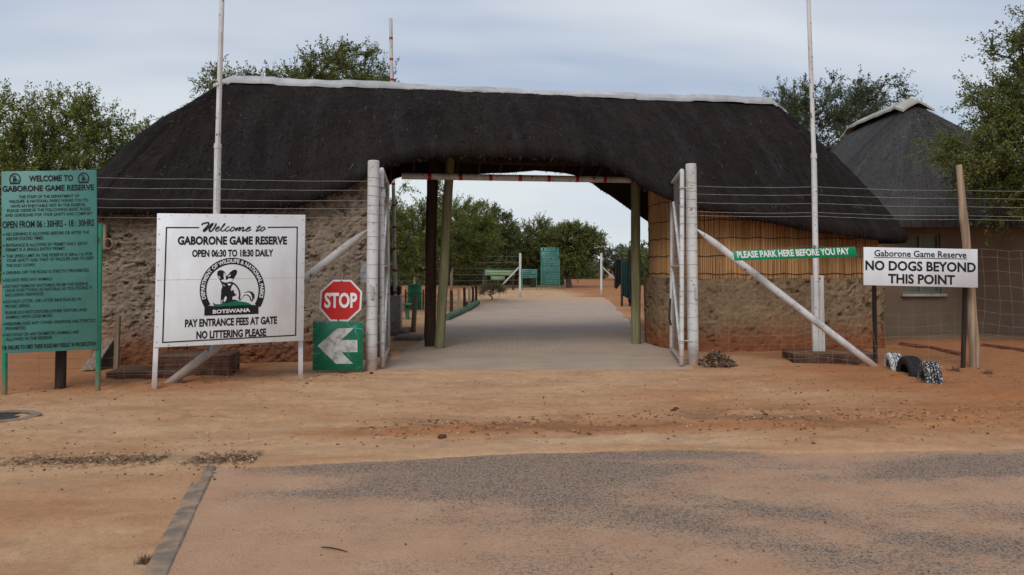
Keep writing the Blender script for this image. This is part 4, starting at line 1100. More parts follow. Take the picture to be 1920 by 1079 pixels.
# ================================================================ WELCOME BOARD
B = Board((294, 403), (573, 401), (568, 641.5), (289.5, 649.5), 10.35, 11.05, 0.03)
org = G(426, 722)
wb = thing('welcome_sign', 'big white welcome board with a fox emblem, opening hours and two white posts', 'sign', tuple(org))
pn = part('panel', B.panel(), M['white_board'], wb)
mb = MB()
def crop2(p): return (280 + p[0] * 0.3336, 380 + p[1] * 0.3336)
for pts in ([(265, 145), (92, 147), (74, 780), (817, 752), (829, 134), (658, 138)],):
    ribbon(mb, [B.st(*crop2(p)) for p in pts[0:3]], 0.016, B.th / 2 + 0.003) if False else None
q_ = [B.st(*crop2(p)) for p in [(265, 145), (92, 147), (74, 780), (817, 752), (829, 134), (658, 138)]]
for a, b in zip(q_[:-1], q_[1:]):
    d = math.hypot(b[0] - a[0], b[1] - a[1]); ex = 0.008
    ux, uy = (b[0] - a[0]) / d * ex, (b[1] - a[1]) / d * ex
    ribbon(mb, [(a[0] - ux, a[1] - uy), (b[0] + ux, b[1] + uy)], 0.016, B.th / 2 + 0.003 + 0.0002 * len(mb.v) / 4)
part('border_line', offset_mb(mb, B), M['black_ink'], wb)
for args in (('GABORONE GAME RESERVE', 330.7, 536, 460.3, 15, 0.04), ('OPEN 06:30 TO 18:30 DAILY', 356.7, 509, 482.8, 12.8, 0.038),
             ('PAY ENTRANCE FEES AT GATE', 344, 516, 612.8, 13.8, 0.038), ('NO LITTERING PLEASE', 364.5, 495, 634.6, 13.8, 0.038)):
    mb = MB(); B.text(mb, *args); part('lettering', offset_mb(mb, B), M['black_ink'], wb)
mb = MB()
# brush script, stroke by stroke, in the units of a 1920 x 549 tracing
def scr(p): return B.st(365 + p[0] * 140 / 1920, 408 + p[1] * 40 / 549)
mpp = B.pxm() * 140 / 1920
for pts, w in (([(128, 215), (150, 180), (215, 160), (290, 150), (300, 190), (240, 270), (175, 340), (178, 368), (205, 360), (290, 280), (365, 195), (410, 165), (390, 210), (335, 290), (315, 345), (335, 370), (370, 360), (440, 280), (480, 200), (488, 160)], 38),
               ([(475, 320), (530, 300), (570, 265), (560, 245), (520, 260), (480, 310), (480, 350), (510, 365), (550, 350), (600, 310), (660, 250), (705, 195), (715, 165), (695, 175), (650, 240), (615, 310), (615, 345), (640, 362), (680, 345), (740, 300)], 26),
               ([(825, 262), (815, 245), (780, 260), (730, 310), (725, 345), (755, 362), (790, 350), (860, 305)], 26),
               ([(950, 255), (905, 262), (860, 310), (855, 345), (885, 358), (930, 335), (965, 285), (950, 252), (975, 300), (1010, 285)], 27),
               ([(1035, 255), (1005, 310), (985, 350), (1030, 310), (1085, 258), (1110, 262), (1080, 320), (1070, 350), (1120, 300), (1170, 255), (1200, 262), (1180, 310), (1160, 345), (1190, 350), (1240, 320)], 26),
               ([(1240, 320), (1320, 290), (1370, 260), (1365, 243), (1320, 255), (1270, 305), (1262, 340), (1290, 352), (1335, 342), (1395, 300)], 26),
               ([(1630, 190), (1580, 270), (1530, 335), (1535, 352), (1570, 340), (1640, 300)], 27), ([(1530, 235), (1580, 240), (1650, 225)], 22),
               ([(1730, 235), (1690, 250), (1645, 300), (1645, 335), (1675, 345), (1715, 325), (1750, 270), (1735, 235), (1755, 290), (1780, 290)], 27)):
    ribbon(mb, [scr(p) for p in catmull(pts, 4)], w * mpp, B.th / 2 + 0.004 + 0.0003 * (len(mb.v) % 7))
part('lettering', offset_mb(mb, B), M['black_ink'], wb)
emblem(B, wb, lambda p: (360 + p[0] * 0.1112, 480 + p[1] * 0.1112), M['black_ink'], M['white_board'], M['green_ink'])
# seam of the two sheets, edge laths and bolts
mb = MB(); a, b = B.st(296, 526), B.st(570, 521)
ribbon(mb, [a, b], 0.004, B.th / 2 + 0.0016); part('seam', offset_mb(mb, B), M['grey_pipe'], wb)
for k in range(9):
    for a in (0.028, B.W - 0.028):
        mb = MB(); mb.tube([(a, B.H * (0.04 + 0.115 * k), B.th / 2 - 0.002), (a, B.H * (0.04 + 0.115 * k), B.th / 2 + 0.006)], 0.008, 8); part('bolt', offset_mb(mb, B), M['grey_pipe'], wb)
for k in range(8):
    for b_ in (0.025, B.H - 0.025):
        mb = MB(); mb.tube([(B.W * (0.09 + 0.117 * k), b_, B.th / 2 - 0.002), (B.W * (0.09 + 0.117 * k), b_, B.th / 2 + 0.006)], 0.006, 8); part('bolt', offset_mb(mb, B), M['grey_pipe'], wb)
for a, gxp, gyp in ((0.055, 289, 729.5), (B.W - 0.055, 563.5, 712.5)):
    top = B.o + B.u * a + B.v * (B.H - 0.01) - B.n * 0.045; g = G(gxp, gyp); g.z = -0.05
    mb = MB(); d = (top - g)
    rot = Matrix.Rotation(math.atan2(B.u.y, B.u.x), 3, 'Z')
    c = (top + g) / 2
    z_ax = d.normalized(); x_ax = (B.u - z_ax * B.u.dot(z_ax)).normalized(); y_ax = z_ax.cross(x_ax)
    rot = Matrix((x_ax, y_ax, z_ax)).transposed()
    mb.bbox(c, (0.062, 0.055, d.length), rot, 0.004)
    part('post', mb, M['white_board'], wb)

# ================================================================ RULES BOARD
RULES = [('WELCOME TO', 54.6, 137.4, 341.7, 11, 0.03), ('GABORONE GAME RESERVE', 5.3, 177, 361.4, 10.6, 0.03),
  ('THE STAFF OF THE DEPARTMENT OF', 35.7, 148.8, 373.7, 5.7, 0.012), ('WILDLIFE  & NATIONAL PARKS WISHES YOU TO', 17.3, 165.9, 382.5, 5.7, 0.012),
  ('HAVE AN ENJOYABLE VISIT IN THE RESERVE.', 21, 161, 391, 5.7, 0.012), ('PLEASE OBSERVE THE FOLLOWING BASIC RULES', 14, 170, 399.5, 5.7, 0.012),
  ('AND GUIDELINES FOR YOUR SAFETY AND COMFORT', 10.6, 173.5, 408.3, 5.7, 0.012), ('OPEN FROM 06 : 30HRS - 18 : 30HRS', 5.3, 177, 429.5, 12.6, 0.022),
  ('NO DRIVING IS ALLOWED BEFORE OR AFTER THE', 12, 167.6, 443.8, 6, 0.012), ('ABOVE STATED TIMES.', 12, 82.8, 452.3, 6, 0.012),
  ('ENTRANCE IS ALLOWED BY PERMIT ONLY. EACH', 12, 163.8, 464.6, 6, 0.012), ('PERMIT IS A SINGLE ENTRY PERMIT.', 12, 123.3, 473, 6, 0.012),
  ('THE SPEED LIMIT IN THE RESERVE IS 30Km / hr FOR', 12.3, 174, 484.7, 6, 0.012), ('YOUR SAFETY AND THAT OF WILDLIFE AND TO KEEP', 12.7, 176, 492.8, 6, 0.012),
  ('THE DUST DOWN.', 12.5, 66.7, 502.2, 6, 0.012), ('DRIVING OFF THE ROAD IS STRICTLY PROHIBITED.', 12.5, 168.5, 515.4, 6, 0.012), ('DO NOT FEED ANY ANIMALS.', 10.8, 99, 529.2, 6, 0.012),
  ('DO NOT REMOVE ANYTHING FROM THE RESERVE.', 10.8, 167, 540.9, 6, 0.012), ('LEAVE EVERYTHING AS NATURAL AS YOU FOUND IT', 10.8, 174, 548.6, 6, 0.012), ('INCLUDING FIREWOOD.', 10.8, 83, 556.9, 6, 0.012),
  ('DO NOT LITTER. USE LITTER BINS PLACED IN', 10.8, 152.6, 569.2, 6, 0.012), ('PICNIC AREAS.', 10.8, 56.7, 577.9, 6, 0.012), ('PLEASE DO NOT DISTURB OTHER VISITORS AND', 10.8, 163.5, 589.6, 6, 0.012),
  ('ANIMALS WITH LOUD MUSIC.', 11.3, 100, 598, 6, 0.012), ('FIREARMS AND ANY OTHER WEAPONS ARE STRICTLY', 10.8, 180, 610.4, 6, 0.012), ('PROHIBITED.', 10.8, 50, 618.8, 6, 0.012),
  ('NO DOGS OR ANY DOMESTIC ANIMALS ARE', 11.3, 148, 630.6, 6, 0.012), ('ALLOWED IN THE RESERVE.', 11.3, 99, 638.8, 6, 0.012), ('NB: FAILURE TO OBEY THESE RULES MAY RESULT IN PROSECUTION', 5, 181, 655, 7.6, 0.022)]
BULL = [441.3, 462, 482, 513, 526.8, 538.6, 566.8, 608, 628.2]
def rules_board(name, label, corners, dl, dr, posts, post_r, mapx, full=True, cat='sign'):
    B = Board(*corners, dl, dr, 0.02)
    org = (posts[0] + posts[1]) / 2
    root = thing(name, label, cat, (org.x, org.y, 0))
    part('panel', B.panel(0.003), M['green_board'], root)
    for s_, x0, x1, yb, cap, bold in RULES:
        mb = MB(); x0_, y0_ = mapx(x0, yb); x1_, _ = mapx(x1, yb)
        B.text(mb, s_, x0_, x1_, y0_, cap * (corners[3][1] - corners[0][1]) / 338.0, bold * (0.95 if cap < 7 else 1.1))
        part('lettering', offset_mb(mb, B), M['black_ink'], root)
    mb = MB()
    for y in BULL:
        mb = MB(); a, b = B.st(*mapx(7.6, y)); k = B.H / 338
        mb.add([(a + 1.5 * k * math.cos(t_), b + 1.5 * k * math.sin(t_), B.th / 2 + 0.004) for t_ in [i * math.pi / 4 for i in range(8)]], [tuple(range(8))])
        part('bullet', offset_mb(mb, B), M['black_ink'], root)
    for ex, ey in ((16, 325.5), (144.5, 322)):
        emblem(B, root, lambda p, ex=ex, ey=ey: mapx(ex + p[0] * 0.0195, ey + p[1] * 0.0215), M['black_ink'], M['green_board'], None, full, False)
    for (g, a) in zip(posts, (0.03, B.W - 0.0)):
        top = B.o + B.u * a + B.v * B.H * (0.97 if a < 0.1 else 0.70) - B.n * (post_r + 0.013)
        if a > 0.1: top = top + B.u * post_r * 0.75
        mb = MB(); mb.tube([Vector((g.x, g.y, -0.05)), top], post_r, 14); part('post', mb, M['green_post'], root)
    return root
rules_board('rules_sign', 'tall teal rules board with small black print, standing in front of the stone wall', ((3.2, 323.5), (181, 318), (183.5, 656.5), (4, 662)), 9.95, 10.12, (G(8.5, 739), G(183.5, 734.5)), 0.032, lambda x, y: (x, y))

# ================================================================ STOP SIGN and ARROW
SD = 11.85
B = Board((598.5, 526), (680, 526), (680, 602.5), (598.5, 602.5), SD, SD, 0.012, True)
def crop_s(p): return (560 + p[0] * 160 / 822, 500 + p[1] * 210 / 1079)
g = G(633, 706); g.z = 0
st = thing('stop_sign', 'red octagonal stop sign on a short wooden post, above the green arrow board', 'sign', tuple(g))
OCT = [(332, 128), (504, 130), (612, 243), (602, 415), (480, 528), (306, 527), (200, 403), (210, 240)]
OCTI = [(336, 145), (496, 146), (594, 249), (585, 407), (473, 511), (313, 510), (217, 397), (228, 247)]
mb = MB(); mb.prism([B.st(*crop_s(p)) for p in OCT], -B.th / 2, B.th / 2); part('panel', offset_mb(mb, B), M['white_board'], st)
mb = MB(); B.poly(mb, [crop_s(p) for p in OCTI], 0.003); part('face', offset_mb(mb, B), M['red_paint'], st)
mb = MB(); x0, y0 = crop_s((250, 396)); x1, _ = crop_s((564, 402)); B.text(mb, 'STOP', x0, x1, y0, 27.0, 0.035, c=0.006); part('lettering', offset_mb(mb, B), M['white_ink'], st)
for p in ((414, 143), (385, 516)):
    mb = MB(); a, b = B.st(*crop_s(p)); mb.tube([(a, b, B.th / 2), (a, b, B.th / 2 + 0.009)], 0.012, 8); part('bolt', offset_mb(mb, B), M['dark_iron'], st)
mb = MB(); tp = P(642, 513, SD + 0.06); bt_ = G(632.5, 707) ; bt_.y = SD + 0.06; bt_.x = P(632.5, 700, SD + 0.06).x; bt_.z = -0.08
d = tp - bt_; rot = d.to_track_quat('Z', 'Y').to_matrix(); mb.bbox((tp + bt_) / 2, (0.065, 0.05, d.length), rot, 0.006); part('post', mb, M['grey_wood'], st)
B = Board((589, 604), (682.5, 604), (679, 695), (584, 694.5), SD - 0.01, SD - 0.01, 0.014, True)
ar = thing('arrow_sign', 'square green board with a worn white arrow pointing left, below the stop sign', 'sign', (g.x, SD, 0))
t = NT('cracked green sheeting'); co = t.coord()
c = t.mix(t.rng(t.noise(co, 3, 5), 0.3, 0.7), (0.004, 0.11, 0.055), (0.012, 0.15, 0.082))
vn = t.voro(t.n('ShaderNodeVectorMath', {0: co, 1: t.n('ShaderNodeVectorMath', {0: t.n('ShaderNodeTexNoise', {'Vector': co, 'Scale': 9.0}).outputs[1], 1: (0.09, 0.09, 0.09)}, operation='MULTIPLY').outputs[0]}, operation='ADD').outputs[0], 6.0, 'DISTANCE_TO_EDGE')
ck = t.math('MULTIPLY', t.rng(vn, 0.0, 0.05, 1.0, 0.0), t.rng(t.noise(co, 4, 3), 0.5, 0.6))
c = t.mix(t.math('MULTIPLY', ck, 0.8), c, (0.14, 0.46, 0.37)); M['arrow_green'] = t.fin(c, 0.45, 0.3)
part('panel', B.panel(0.002), M['arrow_green'], ar)
mb = MB(); B.poly(mb, [crop_s(p) for p in [(183, 764), (380, 597), (540, 592), (412, 708), (568, 708), (566, 824), (412, 827), (520, 937), (356, 937)]], 0.003)
t = NT('scuffed arrow'); co = t.coord()
c = t.mix(t.rng(t.noise(co, 7, 6, 0.7), 0.48, 0.66), (0.50, 0.50, 0.48), (0.17, 0.18, 0.17)); M['arrow_white'] = t.fin(c, 0.5)
part('arrow', offset_mb(mb, B), M['arrow_white'], ar)

# ================================================================ PARKING STRIP and NO DOGS BOARD
B = Board((1372.5, 471), (1605, 463), (1606, 481.5), (1379, 489), 12.25, 12.28, 0.006)
pk = thing('parking_sign', 'long narrow green strip hung along the fence asking drivers to park', 'sign', tuple(B.o + B.u * B.W / 2))
part('panel', B.panel(0.001), M['green_sign'], pk)
mb = MB(); B.text(mb, 'PLEASE PARK HERE BEFORE YOU PAY', 1383.6, 1592.7, 484.0, 11.6, 0.03); part('lettering', offset_mb(mb, B), M['white_ink'], pk)
B = Board((1619, 463.7), (1832.4, 467.7), (1833, 539.8), (1619, 535), 12.28, 12.20, 0.02)
nd = thing('no_dogs_sign', 'white board forbidding dogs on two dark posts behind the tyres', 'sign', tuple((G(1641, 687) + G(1805, 691)) / 2))
part('panel', B.panel(0.003), M['white_board'], nd)
for args in (('Gaborone Game Reserve', 1639, 1811.5, 480.8, 11.8, 0.016), ('NO DOGS BEYOND', 1622, 1829, 506.4, 17.4, 0.03), ('THIS POINT', 1664.7, 1790, 531.2, 17.2, 0.03)):
    mb = MB(); B.text(mb, *args); part('lettering', offset_mb(mb, B), M['black_ink'], nd)
mb = MB(); a, b = B.st(1638.5, 482.8), B.st(1812.5, 486); ribbon(mb, [a, b], 0.009, B.th / 2 + 0.0045)
part('underline', offset_mb(mb, B), M['black_ink'], nd)
for x, gp in ((1638, (1641.5, 687)), (1811, (1805, 691))):
    g_ = G(*gp); y = max(g_.y, 12.33); g_ = P(gp[0], gp[1], y); tp = P(x, 476, y); g_.z = -0.1
    d = tp - g_; mb = MB(); mb.bbox((tp + g_) / 2, (0.062, 0.05, d.length), d.to_track_quat('Z', 'Y').to_matrix(), 0.005); part('post', mb, M['dark_wood'], nd)

# ================================================================ GATE POSTS, GATE LEAVES, BRACES
def post_pipe(name, label, px0, py0, px1, py1, r, mat, cat, group, seed, cap=True):
    a = G(px0, py0); Yd = a.y; b = P(px1, py1, Yd); a.z = -0.1
    root = thing(name, label, cat, (a.x, a.y, 0), group)
    mb = MB(); mb.tube([a, a.lerp(b, 0.5), b, b + Vector((0, 0, 0.012))], [r, r, r, r * 0.85], 28); part('pipe', mb, mat, root)
    return root, a, b
rg = random.Random(3)
def wire_ties(root, a, b, r, zs):
    for z in zs:
        mb = MB(); f = (z - a.z) / (b.z - a.z); p = a.lerp(b, f)
        mb.ring(p, r + 0.002, 0.0028, (rg.uniform(-0.12, 0.12), rg.uniform(-0.1, 0.1), 1), 24, 5)
        part('wire_tie', mb, M['wire_dark'], root)
M['wire_dark'] = m_mix('old tie wire', (0.15, 0.13, 0.12), (0.28, 0.25, 0.22), 8, 0.6, 0)
ZS = [0.18, 0.38, 0.58, 0.79, 1.0, 1.2, 1.42, 1.63, 1.85, 2.05, 2.28, 2.4, 2.54, 2.68, 2.82, 2.95]
gl_root, gla, glb = post_pipe('gate_post', 'thick white pipe gate post beside the stop sign', 696, 697, 700.5, 303, 0.088, M['white_steel'], 'gate post', 'white pipe gate posts', 1)
wire_ties(gl_root, gla, glb, 0.088, ZS)
gr_root, gra, grb = post_pipe('gate_post', 'thick white pipe gate post with a grass heap at its foot', 1300, 686, 1295.5, 309, 0.088, M['white_steel'], 'gate post', 'white pipe gate posts', 2)
wire_ties(gr_root, gra, grb, 0.088, ZS)
def small_plate(root, a, b, z, dx):
    f = (z - a.z) / (b.z - a.z); p = a.lerp(b, f)
    mb = MB(); mb.bbox(p + Vector((dx, -0.095, 0)), (0.05, 0.03, 0.20), None, 0.008); part('latch_plate', mb, M['grey_pipe'], root)
small_plate(gl_root, gla, glb, 1.20, 0.02); small_plate(gr_root, gra, grb, 1.17, 0.04)
def gate_leaf(label, hx, hy, rx_, ry_, z_top, side):
    """a tall pipe framed leaf swung open: front stile at (hx, hy), free stile at (rx_, ry_)"""
    root = thing('gate_leaf', label, 'gate', (hx, hy, 0), 'open white gate leaves')
    A = Vector((hx, hy, 0)); Bp = Vector((rx_, ry_, 0)); d = (Bp - A)
    z0, z1 = 0.10, z_top; r = 0.037
    up = Vector((0, 0, 1))
    fr = MB()
    lean = Vector((0.03 * side, 0, 0))
    def pt(f, z): return A + d * f + up * z + lean * ((z - z0) / (z1 - z0)) * (1 if True else 0)
    loop = [pt(0, z0 - 0.06), pt(0, z1 - 0.05), pt(0.006, z1 - 0.015), pt(0.02, z1), pt(0.985, z1), pt(1, z1 - 0.03), pt(1, z0), pt(0.0, z0)]
    fr.tube(loop, r, 14); part('frame', fr, M['white_steel'], root)
    mb = MB(); mb.tube([pt(0.02, 1.5), pt(0.99, z1 - 0.1)], 0.026, 10); part('diagonal_brace', mb, M['white_steel'], root)
    mb = MB(); mb.tube([pt(0.04, 0.18), pt(0.98, 1.62)], 0.026, 10); part('diagonal_brace', mb, M['white_steel'], root)
    mb = MB(); mb.tube([pt(0, 1.6), pt(1, 1.6)], 0.022, 10); part('mid_rail', mb, M['grey_pipe'], root)
    w = MB()
    n = 16
    for i in range(1, n):
        w.tube([pt(i / n, z0), pt(i / n, z1)], 0.0022, 4, False)
    for k in range(1, 15):
        z = z0 + (z1 - z0) * k / 15; w.tube([pt(0, z), pt(1, z)], 0.0022, 4, False)
    part('mesh_infill', w, M['wire_dark'], root)
    for z in (0.42, z1 - 0.28):
        hg = MB(); p = pt(0, z); hg.ring(p, r + 0.006, 0.009, (0, 0, 1), 18, 6)
        hg.tube([p + Vector((0.04 * side, 0, 0)), p + Vector((0.17 * side, 0.0, 0))], 0.011, 8)
        part('hinge', hg, M['grey_pipe'], root)
    for z in ZS[:-1]:
        ti = MB(); ti.ring(pt(0, z), r + 0.002, 0.0025, (rg.uniform(-0.1, 0.1), 0.05, 1), 18, 5)
        part('wire_tie', ti, M['wire_dark'], root)
    return root
p0 = P(717.5, 600, 12.3)
gate_leaf('open white pipe gate leaf beside the stop sign, swung in past the boom cabinet', p0.x, 12.3, P(731.5, 500, 14.6).x - 0.02, 14.55, 3.12, -1)
p0 = P(1277.5, 600, 12.55)
gate_leaf('open white pipe gate leaf before the end of the reed screen, swung inward', p0.x, 12.55, P(1256, 500, 14.6).x + 0.02, 14.6, 3.13, 1)
mb = MB(); mb.tube([P(1257, 560, 14.45), P(1256, 575, 14.45), P(1255, 598, 14.4), P(1258, 610, 14.42)], 0.02, 8)
single('padlock_chain', mb, M['dark_iron'], 'dark chain hanging on the free side of the gate leaf by the reed screen', 'chain', tuple(P(1256, 585, 14.45)))

def brace(name, label, foot, foot_px, head_px, headY, r, flat, group):
    f = G(*foot_px); h = P(*head_px, headY)
    d = (f - h).normalized()
    mb = MB(); rs = [r * 0.25, r * 0.35, r * 0.75, r, r, r, r]
    L = (f - h).length
    pts = [h, h + d * 0.05, h + d * 0.18, h + d * 0.34, h.lerp(f, 0.5), f, f + d * 0.12]
    mb.tube(pts, rs, 18)
    single(name, mb, M['grey_pipe'] if flat else M['white_steel'], label, 'brace', tuple(f), group)
brace('brace_pipe', 'slanting grey white pipe propping the left gate post, its foot behind the welcome board', None, (316, 721), (690, 431), gla.y - 0.02, 0.062, True, 'slanting pipe braces')
brace('brace_pipe', 'long slanting white pipe propping the right gate post, crossing before the flagpole', None, (1641, 689), (1307, 431), gra.y - 0.02, 0.058, False, 'slanting pipe braces')

# ================================================================ FENCES
def fence(name, label, stops, strands, mesh_top, seed, sag=0.02, hspace=None, vspace=0.30, slack=0.03):
    """stops: list of (x, y, scale) ; strands: heights ; woven mesh below"""
    rr = random.Random(seed)
    c = sum((Vector((a[0], a[1], 0)) for a in stops), Vector((0, 0, 0))) / len(stops)
    root = thing(name, label, 'fence', (stops[0][0], stops[0][1], 0))
    sm = MB()
    for z in strands:
        run = []
        for (a, b) in zip(stops[:-1], stops[1:]):
            for i in range(13):
                f = i / 12; s = sag * 4 * f * (1 - f) * rr.uniform(0.7, 1.1)
                k = a[2] * (1 - f) + b[2] * f
                run.append(Vector((a[0] * (1 - f) + b[0] * f, a[1] * (1 - f) + b[1] * f, z * k - s)))
        sm.tube(run, 0.0027, 5)
    part('strand', sm, M['wire'], root)
    w = MB()
    hs = hspace or [0.03, 0.14, 0.26, 0.40, 0.56, 0.74, 0.94, 1.15, 1.37, 1.6, 1.82]
    hs = [h for h in hs if h < mesh_top] + [mesh_top]
    cols = []
    for (a, b) in zip(stops[:-1], stops[1:]):
        L = math.hypot(b[0] - a[0], b[1] - a[1]); n = max(2, int(L / vspace))
        for i in range(n if b is not stops[-1] else n + 1):
            f = i / n; cols.append((a[0] * (1 - f) + b[0] * f, a[1] * (1 - f) + b[1] * f, 4 * f * (1 - f), a[2] * (1 - f) + b[2] * f, rr.uniform(-0.04, 0.04), rr.uniform(-1, 1)))
    def node(ci, h):
        x, y, s, k, jx, jj = cols[ci]
        wv = slack * s
        return Vector((x + jx * (h / mesh_top) * 0.8 + 0.02 * math.sin(h * 4 + ci), y + wv * math.sin(h * 2.2 + ci * 0.35), h * k - slack * s * (0.4 + 0.8 * math.sin(h * 1.7) ** 2) + 0.012 * math.sin(ci * 1.9 + h * 5)))
    for h in hs:
        w.tube([node(i, h) for i in range(len(cols))], 0.0019, 4, False)
    for i in range(len(cols)):
        w.tube([node(i, h) for h in hs], 0.0016, 4, False)
    part('woven_mesh', w, M['rusty_wire'], root)
    return root
bl = G(113, 728); bl = Vector((bl.x, bl.y, 0))
fence('wire_fence', 'wire fence of five strands and woven mesh behind the signs, along the stone wall', [(gla.x - 0.02, gla.y + 0.09, 1), (-4.55, 11.05, 0.97), (bl.x, bl.y + 0.08, 0.96), (-9.5, 9.6, 0.96)], [2.92, 2.78, 2.62, 2.5, 2.36], 2.28, 2, 0.012)
wpost = G(1828, 690)
rf2 = fence('wire_fence', 'sagging wire fence of five strands and woven mesh before the reed screen and brown house', [(gra.x + 0.02, gra.y + 0.09, 1), (P(1535, 600, 12.75).x, 12.75, 0.99), (wpost.x + 0.0, wpost.y + 0.10, 0.965), (10.5, 12.2, 0.95)], [2.92, 2.79, 2.65, 2.5, 2.44], 1.95, 5, 0.02, None, 0.2, 0.09)
mb = MB(); z_ax = P(118, 560, bl.y) - bl
mb.tube([bl + Vector((0, 0, -0.1)), P(115, 640, bl.y), P(118, 330, bl.y)], [0.068, 0.066, 0.06], 14)
single('fence_post', mb, M['dark_wood'], 'round black fence post behind the teal rules board', 'fence post', tuple(bl), 'fence posts')
mb = MB(); rr = random.Random(12); pts = []; rs = []
for i, (x, y) in enumerate([(1829, 702), (1827, 650), (1823, 600), (1820, 545), (1817, 500), (1813, 470), (1810, 435), (1806, 405), (1804, 375), (1801, 340), (1798, 311)]):
    pts.append(P(x, y, wpost.y)); rs.append((0.080, 0.077, 0.071, 0.068, 0.065, 0.061, 0.062, 0.065, 0.054, 0.051, 0.046)[i])
pts.append(pts[-1] + Vector((-0.004, 0, 0.012))); rs.append(0.04)
mb.tube(pts, rs, 16)
single('fence_post', mb, M['pale_wood'], 'tall crooked bare timber fence post behind the no dogs board', 'fence post', (wpost.x, wpost.y, 0), 'fence posts')
mb = MB(); a = G(219, 694); mb.bbox(Vector((a.x, a.y, 0.38)), (0.065, 0.06, 0.92), Matrix.Rotation(0.02, 3, 'Y'), 0.008)
single('stake', mb, M['grey_wood'], 'short grey wooden stake standing against the stone wall beside the leaning panel', 'stake', (a.x, a.y, 0))

# ================================================================ FLAGPOLES on brick plinths
t = NT('dark step bricks'); co = t.coord()
br = t.n('ShaderNodeTexBrick', {'Vector': t.n('ShaderNodeMapping', {'Vector': co, 'Rotation': (R(90), 0, 0)}).outputs[0], 'Color1': (0.062, 0.034, 0.026), 'Color2': (0.11, 0.055, 0.038), 'Mortar': (0.125, 0.085, 0.065), 'Scale': 1.0, 'Mortar Size': 0.010, 'Brick Width': 0.30, 'Row Height': 0.135, 'Mortar Smooth': 0.2})
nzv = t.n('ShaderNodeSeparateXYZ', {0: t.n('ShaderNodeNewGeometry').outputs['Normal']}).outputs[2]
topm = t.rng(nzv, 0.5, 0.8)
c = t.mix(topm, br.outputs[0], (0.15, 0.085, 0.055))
c = t.mix(t.rng(t.noise(co, 5, 6, 0.7), 0.48, 0.7), c, (0.20, 0.10, 0.058))
c = t.mix(1.0, c, t.ramp(t.noise(co, 40, 4, 0.7), [(0.3, 0.75), (0.7, 1.2)]), 'MULTIPLY')
t.bump(t.math('ADD', t.math('MULTIPLY', br.outputs[1], -1.0), t.math('MULTIPLY', t.noise(co, 30, 5), 0.6)), 0.6, 0.012)
M['brick'] = t.fin(c, 0.95, 0.1)
PLY = 11.75
a = G(288, 714); b = G(424, 712)
rotp = Matrix.Rotation(R(8), 3, 'Z')
pl1 = thing('brick_plinth', 'dark brick plinth at the foot of the left flagpole, behind the welcome board', 'plinth', (-4.62, PLY, 0), 'brick bases of the flagpoles')
mb = MB(); mb.bbox(Vector((-4.66, PLY, 0.12)), (1.06, 0.72, 0.40), rotp, 0.015); part('upper_step', mb, M['brick'], pl1)
mb = MB(); mb.bbox(Vector((-5.28, PLY - 0.18, 0.03)), (0.95, 0.80, 0.18), rotp, 0.015); part('lower_step', mb, M['brick'], pl1)
pl2 = thing('brick_plinth', 'low brown brick step at the foot of the right flagpole, behind the slanting pipe', 'plinth', (P(1550, 680, 13.1).x, 13.35, 0), 'brick bases of the flagpoles')
mb = MB(); mb.bbox(Vector((P(1556, 680, 13.35).x, 13.4, 0.04)), (1.36, 0.72, 0.26), Matrix.Rotation(R(-4), 3, 'Z'), 0.015); part('step', mb, M['brick'], pl2)
fp = thing('flagpole', 'tall white stepped flagpole rising behind the welcome board', 'flagpole', (P(403, 660, PLY).x, PLY, 0.32), 'white flagpoles')
def poleseg(pts, rs, n=16):
    mb = MB(); mb.tube(pts, rs, n); return mb
b0 = P(402, 660, PLY); b0.z = 0.30
part('lower_tube', poleseg([b0, P(408.5, 272, PLY)], [0.052, 0.050]), M['white_pole'], fp)
part('upper_tube', poleseg([P(408.4, 275, PLY), P(416.5, -15, PLY), P(419, -90, PLY)], [0.040, 0.036, 0.030]), M['white_pole'], fp)
part('collar', poleseg([P(408.3, 279, PLY), P(408.5, 270, PLY)], [0.057, 0.054]), M['white_pole'], fp)
mb = MB(); mb.tube([P(415, 60, PLY - 0.05), P(412, 200, PLY - 0.06), P(405, 395, PLY - 0.07)], 0.003, 4); part('halyard', mb, M['wire'], fp)
FY = 13.35
fp2 = thing('flagpole', 'tall white flagpole bolted to a square peeling post, standing before the reed screen', 'flagpole', (P(1533, 660, FY).x, FY, 0.15), 'white flagpoles')
M['peel'] = m_paint('peeling white timber paint', (0.60, 0.585, 0.56), (0.24, 0.17, 0.12), 0.8, 0.6, chips=7, chipcol=(0.15, 0.10, 0.07), streak=(6, 6, 0.4))
part('lower_tube', poleseg([P(1531, 600, FY - 0.06), P(1526, 290, FY - 0.03)], [0.048, 0.046]), M['white_pole'], fp2)
part('upper_tube', poleseg([P(1526, 293, FY - 0.03), P(1515.5, -15, FY), P(1513, -90, FY)], [0.038, 0.034, 0.028]), M['white_pole'], fp2)
part('collar', poleseg([P(1526.1, 297, FY - 0.03), P(1525.9, 288, FY - 0.03)], [0.053, 0.050]), M['white_pole'], fp2)
bb = P(1535, 661, FY + 0.04); tt_ = P(1532, 517, FY + 0.04); d = tt_ - bb; rot = d.to_track_quat('Z', 'Y').to_matrix()
mb = MB()
for off in (-0.052, 0.052): mb.bbox((bb + tt_) / 2 + Vector((off, 0.0, 0)), (0.062, 0.10, d.length), rot, 0.006)
mb.tube([P(1531, 528, FY - 0.1), P(1531, 528, FY + 0.1)], 0.014, 8)
part('support_post', mb, M['peel'], fp2)

